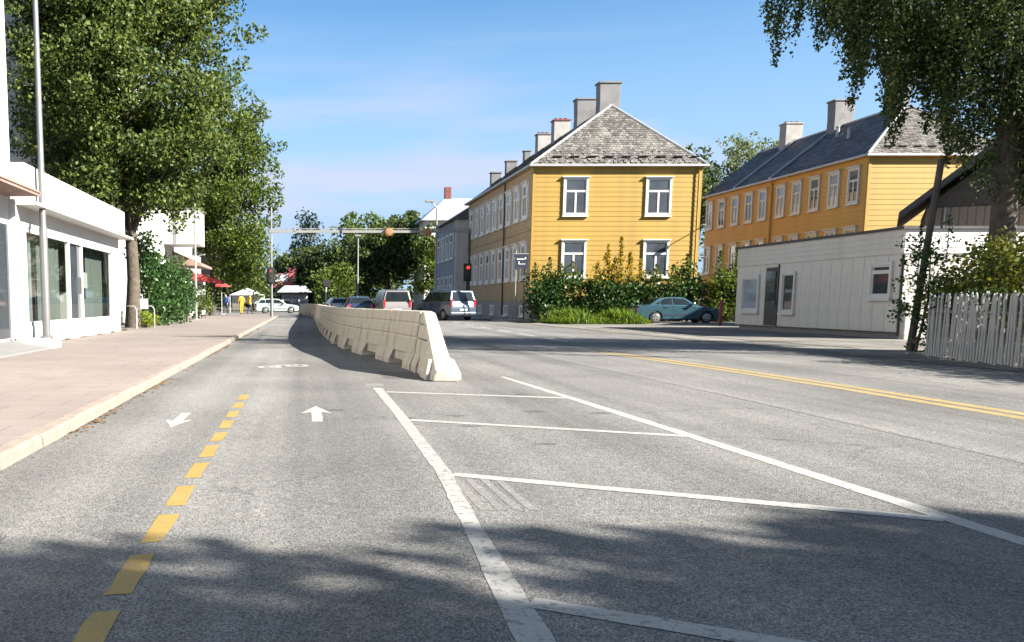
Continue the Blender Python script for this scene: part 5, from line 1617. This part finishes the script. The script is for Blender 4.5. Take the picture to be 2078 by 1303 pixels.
# ------------------------------------------------------------------ cars
def make_car(name, label, cat, paint_m, P, group=None):
    """P: lower outline, belt, roof of the side view; x forward, z up"""
    t = thing(name, label, cat, (0, 0, 0), group)
    W, wr = P['W'] / 2, P['wr']
    def arch(cx):
        return [(cx + (wr + 0.06) * math.cos(a), wr + (wr + 0.06) * math.sin(a)) for a in np.linspace(-0.25, math.pi + 0.25, 11)]
    # outline, counter-clockwise from the front foot backwards along the bottom
    zb = P['zb']
    low = [P['front'][0]]
    fa = [(x_, z_) for x_, z_ in arch(P['xf']) if z_ >= zb - 0.02]
    ra = [(x_, z_) for x_, z_ in arch(P['xr']) if z_ >= zb - 0.02]
    bottom = [(P['front'][0][0] - 0.05, zb)] + fa + ra + [(P['rear'][0][0] + 0.05, zb)]
    rear = P['rear']          # from bottom to rear window base
    belt_r, belt_f = P['belt']
    hood = P['hood']          # from windscreen base forwards to the nose top
    front = P['front']        # from nose top down to the bottom
    lower = bottom + rear + [belt_r, belt_f] + hood + front[::-1]
    roof = P['roof']          # rear to front
    nl = len(lower)
    def hw(p):
        x_, z_ = p
        k = W
        if x_ > P['L'] / 2 - 0.45:
            k -= 0.16 * ((x_ - P['L'] / 2 + 0.45) / 0.45) ** 2
        if x_ < -P['L'] / 2 + 0.3:
            k -= 0.08 * ((-P['L'] / 2 + 0.3 - x_) / 0.3) ** 2
        if z_ < 0.4:
            k -= 0.05 * (0.4 - z_) / 0.2
        return k
    rw = P['rw'] / 2
    vs, fs = [], []
    for s in (-1, 1):
        vs += [(x_, s * hw((x_, z_)), z_) for x_, z_ in lower]
    for s in (-1, 1):
        vs += [(x_, s * rw, z_) for x_, z_ in roof]
    nr = len(roof)
    fs.append(tuple(range(nl)))
    fs.append(tuple(range(2 * nl - 1, nl - 1, -1)))
    ib = lower.index(belt_r)
    for k in range(nl):
        j = (k + 1) % nl
        if k == ib:
            continue
        fs.append((k, k + nl, j + nl, j))
    o0 = 2 * nl
    for s in range(2):
        fs.append((s * nl + ib, s * nl + ib + 1) + tuple(o0 + s * nr + i for i in range(nr - 1, -1, -1)))
    for i in range(nr - 1):
        fs.append((o0 + i, o0 + i + 1, o0 + nr + i + 1, o0 + nr + i))
    fs.append((ib, o0, o0 + nr, nl + ib))
    fs.append((ib + 1, nl + ib + 1, o0 + 2 * nr - 1, o0 + nr - 1))
    body = MB().add(vs, fs).build('body', paint_m, t, smooth=True, bevel=P.get('bev', 0.03), seg=3)
    # glass
    def on_side(x_, z_, s):
        zb_ = belt_r[1] + (belt_f[1] - belt_r[1]) * (x_ - belt_r[0]) / (belt_f[0] - belt_r[0])
        zt = roof[len(roof) // 2][1]
        f = (z_ - zb_) / (zt - zb_)
        return (x_, s * (W + (rw - W) * f + 0.012), z_)
    for s in (-1, 1):
        for poly in P['glass']:
            mbg = MB()
            a_ = [on_side(x_, z_, s) for x_, z_ in poly]
            b_ = [(p[0], p[1] - s * 0.02, p[2]) for p in a_]
            n_ = len(a_)
            mbg.add(a_ + b_, [tuple(range(n_)), tuple(range(2 * n_ - 1, n_ - 1, -1))] + [(i, i + n_, (i + 1) % n_ + n_, (i + 1) % n_) for i in range(n_)])
            mbg.build('side_window', 'car_glass', t)
        for (x_, z0_, z1_) in P['seams']:
            MB().box(x_ - 0.009, x_ + 0.009, s * (W - 0.02), s * (W + 0.003), z0_, z1_).build('door_seam', 'black', t)
        for (x_, z_) in P['handles']:
            MB().box(x_ - 0.09, x_ + 0.09, s * W, s * (W + 0.03), z_ - 0.018, z_ + 0.018).build('handle', 'black', t)
        MB().box(P['xr'] + wr + 0.12, P['xf'] - wr - 0.12, s * (W - 0.03), s * (W + 0.012), 0.42, 0.47).build('rub_strip', 'black', t)
        mx_, mz_ = P['mirror']
        MB().box(mx_ - 0.07, mx_ + 0.07, s * (W + 0.01), s * (W + 0.2), mz_ - 0.06, mz_ + 0.07).build('mirror', paint_m, t, bevel=0.03)
    def slope_pane(a_, b_, wa, wb_, nm):
        a_, b_ = Vector((a_[0], 0, a_[1])), Vector((b_[0], 0, b_[1]))
        up = b_ - a_
        nrm = Vector((-up.z, 0, up.x)).normalized()
        if nrm.z < 0:
            nrm = -nrm
        if abs(nrm.z) < 0.15 and nm == 'rear_window':
            nrm = Vector((-1, 0, 0))
        p, q = a_ + up * 0.10, a_ + up * 0.9
        of = nrm * 0.012
        inn = -nrm * 0.02
        v_ = [p + of + Vector((0, -wa, 0)), p + of + Vector((0, wa, 0)), q + of + Vector((0, wb_, 0)), q + of + Vector((0, -wb_, 0))]
        MB().add(v_ + [x_ + inn for x_ in v_], [(0, 1, 2, 3), (7, 6, 5, 4), (0, 4, 5, 1), (1, 5, 6, 2), (2, 6, 7, 3), (3, 7, 4, 0)]).build(nm, 'car_glass', t)
    slope_pane(belt_f, roof[-1], W - 0.1, rw - 0.07, 'windscreen')
    slope_pane(P.get('rw0', belt_r), roof[0], W - 0.14, rw - 0.08, 'rear_window')
    # wheels
    for cx in (P['xf'], P['xr']):
        for s in (-1, 1):
            y0 = s * (W - 0.2)
            y1 = s * (W - 0.005)
            tyre = MB().lathe([(wr * 0.66, y0), (wr * 0.94, y0), (wr, y0 + s * 0.03), (wr, y1 - s * 0.03), (wr * 0.95, y1), (wr * 0.66, y1)], (cx, 0, wr), 22, 'y').build('wheel', 'rubber', t, smooth=True)
            MB().lathe([(0.02, y1 + s * 0.022), (wr * 0.2, y1 + s * 0.02), (wr * 0.5, y1 + s * 0.016), (wr * 0.64, y1 + s * 0.012), (wr * 0.68, y1 + s * 0.002), (wr * 0.68, y1 - s * 0.02)], (cx, 0, wr), 18, 'y').build('rim', 'alloy', tyre, smooth=True)
            sp_ = MB()
            for k in range(5):
                a_ = k * 2 * math.pi / 5 + 0.3
                c_, s_ = math.cos(a_), math.sin(a_)
                sp_.add([(cx + c_ * r_ - s_ * w_, y1 + s * 0.024, wr + s_ * r_ + c_ * w_) for r_, w_ in ((wr * .22, -.015), (wr * .54, -.04), (wr * .54, .04), (wr * .22, .015))], [(0, 1, 2, 3)])
            sp_.build('rim_slot', 'black', tyre)
    xl = P['L'] / 2
    for s in (-1, 1):
        a0, z0_, z1_ = P['tail']
        MB().box(-xl - 0.012 + a0, -xl + 0.09 + a0, s * (W - 0.08), s * (W - 0.26 if P.get('tall_tail') is None else W - 0.19), z0_, z1_).build('tail_lamp', 'tail', t, bevel=0.015)
        a0, z0_, z1_ = P['head']
        MB().box(xl - 0.1 + a0, xl + 0.01 + a0, s * (W - 0.14), s * (W - 0.46), z0_, z1_).build('headlight', 'lamp', t, bevel=0.02)
    z_ = P['plate']
    MB().box(-xl - 0.02, -xl + 0.05, -0.26, 0.26, z_, z_ + 0.11).build('number_plate', 'plate', t)
    MB().box(xl - 0.04, xl + 0.015, -0.26, 0.26, 0.42, 0.53).build('number_plate', 'plate', t)
    MB().box(-xl - 0.03, -xl + 0.1, -W + 0.07, W - 0.07, 0.36, 0.52).build('bumper', P.get('bumper', paint_m), t, bevel=0.03)
    MB().box(xl - 0.12, xl + 0.02, -W + 0.16, W - 0.16, 0.3, 0.42).build('bumper', P.get('bumper', paint_m), t, bevel=0.03)
    MB().box(P['xr'] + 0.1, P['xf'] - 0.1, -W + 0.12, W - 0.12, zb - 0.06, zb + 0.05).build('underside', 'black', t)
    return t

sedan = dict(L=4.62, W=1.74, rw=1.18, wr=0.305, zb=0.22, xf=1.42, xr=-1.30,
             front=[(2.26, 0.26), (2.31, 0.42), (2.27, 0.62)], rear=[(-2.27, 0.30), (-2.31, 0.50), (-2.30, 0.74), (-2.20, 0.95)],
             hood=[(1.75, 0.83), (2.12, 0.74)], belt=[(-1.62, 1.0), (0.92, 0.935)], roof=[(-1.02, 1.36), (-0.45, 1.42), (0.1, 1.40), (0.32, 1.35)],
             glass=[[(-1.36, 1.04), (-1.10, 1.03), (-1.10, 1.20)], [(-1.03, 1.02), (-0.42, 1.01), (-0.42, 1.36), (-0.82, 1.33), (-1.03, 1.20)], [(-0.34, 1.01), (0.66, 0.985), (0.26, 1.30), (-0.34, 1.36)]],
             seams=[(-0.38, 0.28, 1.0), (0.78, 0.3, 0.95), (-0.95, 0.62, 1.0)], handles=[(-0.75, 0.86), (0.2, 0.84)], mirror=(0.62, 1.03), tail=(0.0, 0.66, 0.84), head=(-0.03, 0.58, 0.70), plate=0.66)
estate = dict(sedan, L=4.4, rear=[(-2.14, 0.30), (-2.2, 0.55), (-2.17, 0.95)], belt=[(-2.10, 1.02), (0.92, 0.95)], roof=[(-1.82, 1.42), (-0.8, 1.50), (0.0, 1.47), (0.28, 1.40)],
              front=[(2.14, 0.26), (2.2, 0.42), (2.16, 0.64)], hood=[(1.7, 0.86), (2.02, 0.78)], xf=1.36, xr=-1.28,
              glass=[[(-1.92, 1.06), (-1.28, 1.05), (-1.28, 1.38), (-1.72, 1.36)], [(-1.2, 1.05), (-0.45, 1.03), (-0.45, 1.42), (-1.2, 1.40)], [(-0.37, 1.03), (0.62, 1.0), (0.2, 1.34), (-0.37, 1.42)]],
              tail=(0.02, 0.7, 1.0), tall_tail=1, rw0=(-2.10, 1.02))
van = dict(L=4.75, W=1.88, rw=1.50, wr=0.33, zb=0.26, xf=1.52, xr=-1.45,
           front=[(2.32, 0.3), (2.37, 0.5), (2.33, 0.76)], rear=[(-2.31, 0.34), (-2.37, 0.6), (-2.34, 1.08)], hood=[(1.95, 1.0), (2.2, 0.9)],
           belt=[(-2.31, 1.12), (1.42, 1.08)], roof=[(-2.14, 1.84), (-1.2, 1.93), (0.2, 1.92), (0.72, 1.82)],
           glass=[[(-2.08, 1.2), (-0.95, 1.2), (-0.95, 1.74), (-2.0, 1.74)], [(-0.85, 1.2), (0.1, 1.19), (0.1, 1.76), (-0.85, 1.76)], [(0.18, 1.19), (1.15, 1.17), (0.65, 1.72), (0.18, 1.76)]],
           seams=[(0.14, 0.36, 1.12), (1.05, 0.4, 1.1), (-0.9, 0.36, 1.12)], handles=[(-0.1, 1.0), (0.35, 1.0)], mirror=(1.0, 1.22), tail=(0.0, 0.84, 1.3), tall_tail=1, head=(-0.04, 0.68, 0.86), plate=0.62, bev=0.055)
mini = dict(van, L=4.6, rw=1.42, rear=[(-2.23, 0.34), (-2.29, 0.6), (-2.25, 1.05)], belt=[(-2.21, 1.1), (1.42, 1.06)], front=[(2.24, 0.3), (2.29, 0.5), (2.25, 0.76)], hood=[(1.9, 0.98), (2.12, 0.88)], xf=1.45, xr=-1.4)

def put(o, x, y_, deg, z=0.004):
    o.location = (x, y_, z)
    o.rotation_euler = (0, 0, R(deg))
put(make_car('saloon_car', 'blue-green four-door saloon parked before the hedge', 'car', 'teal_car', sedan), 20.45, 49.3, -3)
put(make_car('estate_car', 'pale mint estate car crossing the end of the street', 'car', 'mint_car', estate), -2.85, 92.5, 6)
put(make_car('people_carrier', 'blue-grey van seen from behind, turning by the yellow house', 'van', 'grey_car', van), 9.0, 57.3, 110)
put(make_car('people_carrier', 'pale rose van seen square from behind next to the barrier', 'van', 'rose_car', dict(mini)), 5.55, 57.5, 95)
put(make_car('hatchback_car', 'dark blue car in the queue just above the barrier', 'car', 'dark_car', dict(estate, roof=[(-1.7, 1.46), (-0.8, 1.55), (0.0, 1.52), (0.28, 1.45)])), 3.6, 60.5, 92)
put(make_car('hatchback_car', 'pale car half hidden at the head of the queue beyond the barrier', 'car', 'mint_car', dict(estate)), 2.6, 71.5, 96)
put(make_car('estate_car', 'dark car between the two vans, mostly hidden', 'car', 'dark_car', dict(estate)), 7.6, 72.0, 93)

# ------------------------------------------------------------------ people on the far pavement
def person(label, x, y_, deg, coat, trousers, step=0.12, bulk=1.0, z=0.1):
    t = thing('person', label, 'person', (x, y_, z))
    V = {'pel': (0, 0, .95), 'sp': (0, 0, 1.2), 'ch': (0, 0, 1.40), 'nk': (0, .01, 1.52), 'hb': (0, .02, 1.60), 'ht': (0, .02, 1.72)}
    Rr = {'pel': .15, 'sp': .15, 'ch': .165, 'nk': .06, 'hb': .085, 'ht': .08}
    E_ = [('pel', 'sp'), ('sp', 'ch'), ('ch', 'nk'), ('nk', 'hb'), ('hb', 'ht')]
    for s, n_ in ((-1, 'l'), (1, 'r')):
        st = step * s
        V.update({'hip' + n_: (s * .1, 0, .88), 'kn' + n_: (s * .11, st * .5 + .02, .5), 'an' + n_: (s * .11, st, .09), 'to' + n_: (s * .12, st + .16, .045),
                  'sh' + n_: (s * .19, 0, 1.42), 'el' + n_: (s * .26, -.02 - st * .5, 1.15), 'wr' + n_: (s * .27, .08 - st, .92), 'ha' + n_: (s * .265, .12 - st, .84)})
        Rr.update({'hip' + n_: .11, 'kn' + n_: .07, 'an' + n_: .05, 'to' + n_: .04, 'sh' + n_: .08, 'el' + n_: .06, 'wr' + n_: .042, 'ha' + n_: .04})
        E_ += [('pel', 'hip' + n_), ('hip' + n_, 'kn' + n_), ('kn' + n_, 'an' + n_), ('an' + n_, 'to' + n_), ('ch', 'sh' + n_), ('sh' + n_, 'el' + n_), ('el' + n_, 'wr' + n_), ('wr' + n_, 'ha' + n_)]
    keys = list(V)
    me = bpy.data.meshes.new('body')
    me.from_pydata([V[k] for k in keys], [(keys.index(a), keys.index(b)) for a, b in E_], [])
    o = bpy.data.objects.new('body_build', me)
    col.objects.link(o)
    sk = o.modifiers.new('skin', 'SKIN')
    for k, sv in zip(keys, me.skin_vertices[0].data):
        r_ = Rr[k] * (bulk if k in ('sp', 'ch', 'pel') else 1)
        sv.radius = (r_, r_ * (.8 if k in ('sp', 'ch', 'pel') else 1))
        sv.use_root = (k == 'pel')
    sub = o.modifiers.new('sub', 'SUBSURF')
    sub.levels = sub.render_levels = 2
    dg = bpy.context.evaluated_depsgraph_get()
    m2 = bpy.data.meshes.new_from_object(o.evaluated_get(dg))
    bpy.data.objects.remove(o)
    m2.materials.clear()
    for mm in (trousers, coat, 'skin', 'hair', 'black'):
        m2.materials.append(M[mm])
    for p in m2.polygons:
        c = p.center
        if c.z > 1.62 or (c.z > 1.56 and c.y < -0.02):
            i = 3
        elif c.z > 1.49:
            i = 2
        elif c.z > .88 and not (abs(c.x) > .22 and c.z < .93):
            i = 1
        elif abs(c.x) > .2 and c.z > .7:
            i = 2
        elif c.z < .1:
            i = 4
        else:
            i = 0
        if i == 3 and c.y > 0.06 and c.z < 1.69:
            i = 2
        p.material_index = i
        p.use_smooth = True
    b = bpy.data.objects.new('body', m2)
    col.objects.link(b)
    b.parent = t
    t.rotation_euler = (0, 0, R(deg))
    return t
person('person in yellow work jacket standing on the far pavement', -5.45, 78.6 - 1.5, 30, 'hi_vis', 'hi_vis')
person('second person in yellow jacket and dark trousers beside the pale car', -4.75, 77.2, -60, 'hi_vis', 'jeans', 0.2)
person('person in blue coat near the red parasol', -6.75, 76.6, 160, 'blue_coat', 'jeans', 0.16)

ps = thing('parasol', 'red parasol in front of the far shops', 'parasol', (-7.0, 75.5, 0.1))
MB().tube([(-7.0, 75.5, 0.1), (-7.0, 75.5, 2.82)], 0.03, 6).build('shaft', 'white', ps)
MB().lathe([(0.8, 2.42), (0.7, 2.52), (0.4, 2.7), (0.02, 2.84), (0.02, 2.8), (0.4, 2.66), (0.78, 2.40)], (-7.0, 75.5, 0), 8).build('canopy', 'red', ps)
MB().lathe([(0.3, 0.1), (0.28, 0.18), (0.05, 0.2)], (-7.0, 75.5, 0), 10).build('foot', 'mat_grey', ps)

# ------------------------------------------------------------------ far buildings
gh = thing('house', 'grey-blue boarded house with pale corner next to the yellow house', 'house', (17, 80, 0))
MB().box(12.75, 22, 75.6, 86, -0.05, 8.0).build('wall', 'light_grey', gh)  # front's sunlit tone put into its colour, paler than the side boarding
MB().box(12.66, 12.75, 75.62, 86, 0.0, 7.9).build('side_boarding', 'grey_blue', gh)
MB().prism([(12.2, 8.0), (22.4, 8.0), (17.3, 11.2)], 'y', 75.3, 86.3).build('roof', 'dark_slate', gh)
for i in range(4):
    for z_ in (1.2, 4.8):
        window(gh, ('-x', 12.66), 76.6 + i * 2.4, 78.0 + i * 2.4, z_, z_ + 2.2, 'sash_grey', 'glass_sky', head=False, trim=0.1, d=0.03)
MB().box(12.66, 12.9, 75.5, 75.62, 0, 8).build('corner_board', 'light_grey', gh)
fh = thing('house', 'far house with pale steep roof and red chimney above the grey house', 'house', (18, 106, 0))
MB().box(13.5, 23, 101, 111, -0.05, 10.2).build('wall', 'light_grey', fh)
rf_ = MB().add([(13.0, 100.5, 10.2), (23.5, 100.5, 10.2), (23.5, 111.5, 10.2), (13.0, 111.5, 10.2), (16.2, 104.5, 13.0), (20, 104.5, 13.0), (20, 108, 13.0), (16.2, 108, 13.0)],
               [(0, 1, 5, 4), (1, 2, 6, 5), (2, 3, 7, 6), (3, 0, 4, 7), (4, 5, 6, 7), (3, 2, 1, 0)]).build('roof', 'pale_roof', fh)
MB().box(16.2, 16.9, 104.4, 105.2, 12.5, 14.3).build('chimney', 'brick_red', rf_)

ki = thing('kiosk', 'small low kiosk with broad flat roof under the red sign', 'kiosk', (-1.2, 118, 0))
MB().box(-3.0, 0.4, 116.5, 120, -0.05, 2.3).build('wall', 'light_grey', ki)
MB().add([(-3.6, 115.8, 2.4), (1.0, 115.8, 2.4), (1.0, 120.6, 2.4), (-3.6, 120.6, 2.4), (-2.6, 117.3, 3.3), (0.1, 117.3, 3.3), (0.1, 119.2, 3.3), (-2.6, 119.2, 3.3)],
         [(0, 1, 5, 4), (1, 2, 6, 5), (2, 3, 7, 6), (3, 0, 4, 7), (4, 5, 6, 7), (3, 2, 1, 0)]).build('roof', 'pale_roof', ki)
MB().box(-3.4, 0.8, 115.95, 116.45, 2.25, 2.38).build('eave', 'black', ki)
for x_ in (-2.6, -1.5, -0.5):
    MB().box(x_, x_ + 0.7, 116.44, 116.5, 0.9, 1.9).build('window', 'glass_dark', ki)
rs = thing('sign', 'red and white panel sign high beyond the pale crossing car', 'sign', (-3.0, 121, 0))
MB().tube([(-3.9, 121.1, 0), (-3.9, 121.1, 5.0)], 0.1, 6).build('post', 'steel', rs)
MB().tube([(-1.6, 121.1, 0), (-1.6, 121.1, 5.5)], 0.1, 6).build('post', 'steel', rs)
MB().box(-4.4, -2.2, 120.9, 121.05, 3.1, 5.0).build('panel', 'pale_red', rs)
MB().box(-4.3, -2.3, 120.86, 120.9, 3.9, 4.85).build('white_field', 'white', rs)
MB().box(-2.15, -1.1, 120.9, 121.05, 2.6, 5.7).build('panel', 'pale_red', rs)
MB().box(-1.4, -1.15, 120.86, 120.9, 2.7, 4.4).build('white_field', 'white', rs)
ten = thing('market_tent', 'white tent roof behind the people in yellow', 'tent', (-6.2, 96, 0))
MB().add([(-8.2, 97, 1.9), (-4.4, 97, 1.9), (-4.4, 100, 1.9), (-8.2, 100, 1.9), (-6.3, 98.5, 2.7)], [(0, 1, 4), (1, 2, 4), (2, 3, 4), (3, 0, 4), (3, 2, 1, 0)]).build('roof', 'white', ten)
for x_ in (-8.1, -4.5):
    for y_ in (97.1, 99.9):
        MB().tube([(x_, y_, 0), (x_, y_, 1.9)], 0.04, 6).build('leg', 'white', ten)
MB().box(-8.1, -4.5, 99.9, 99.95, 1.0, 1.9).build('side_cloth', 'light_grey', ten)
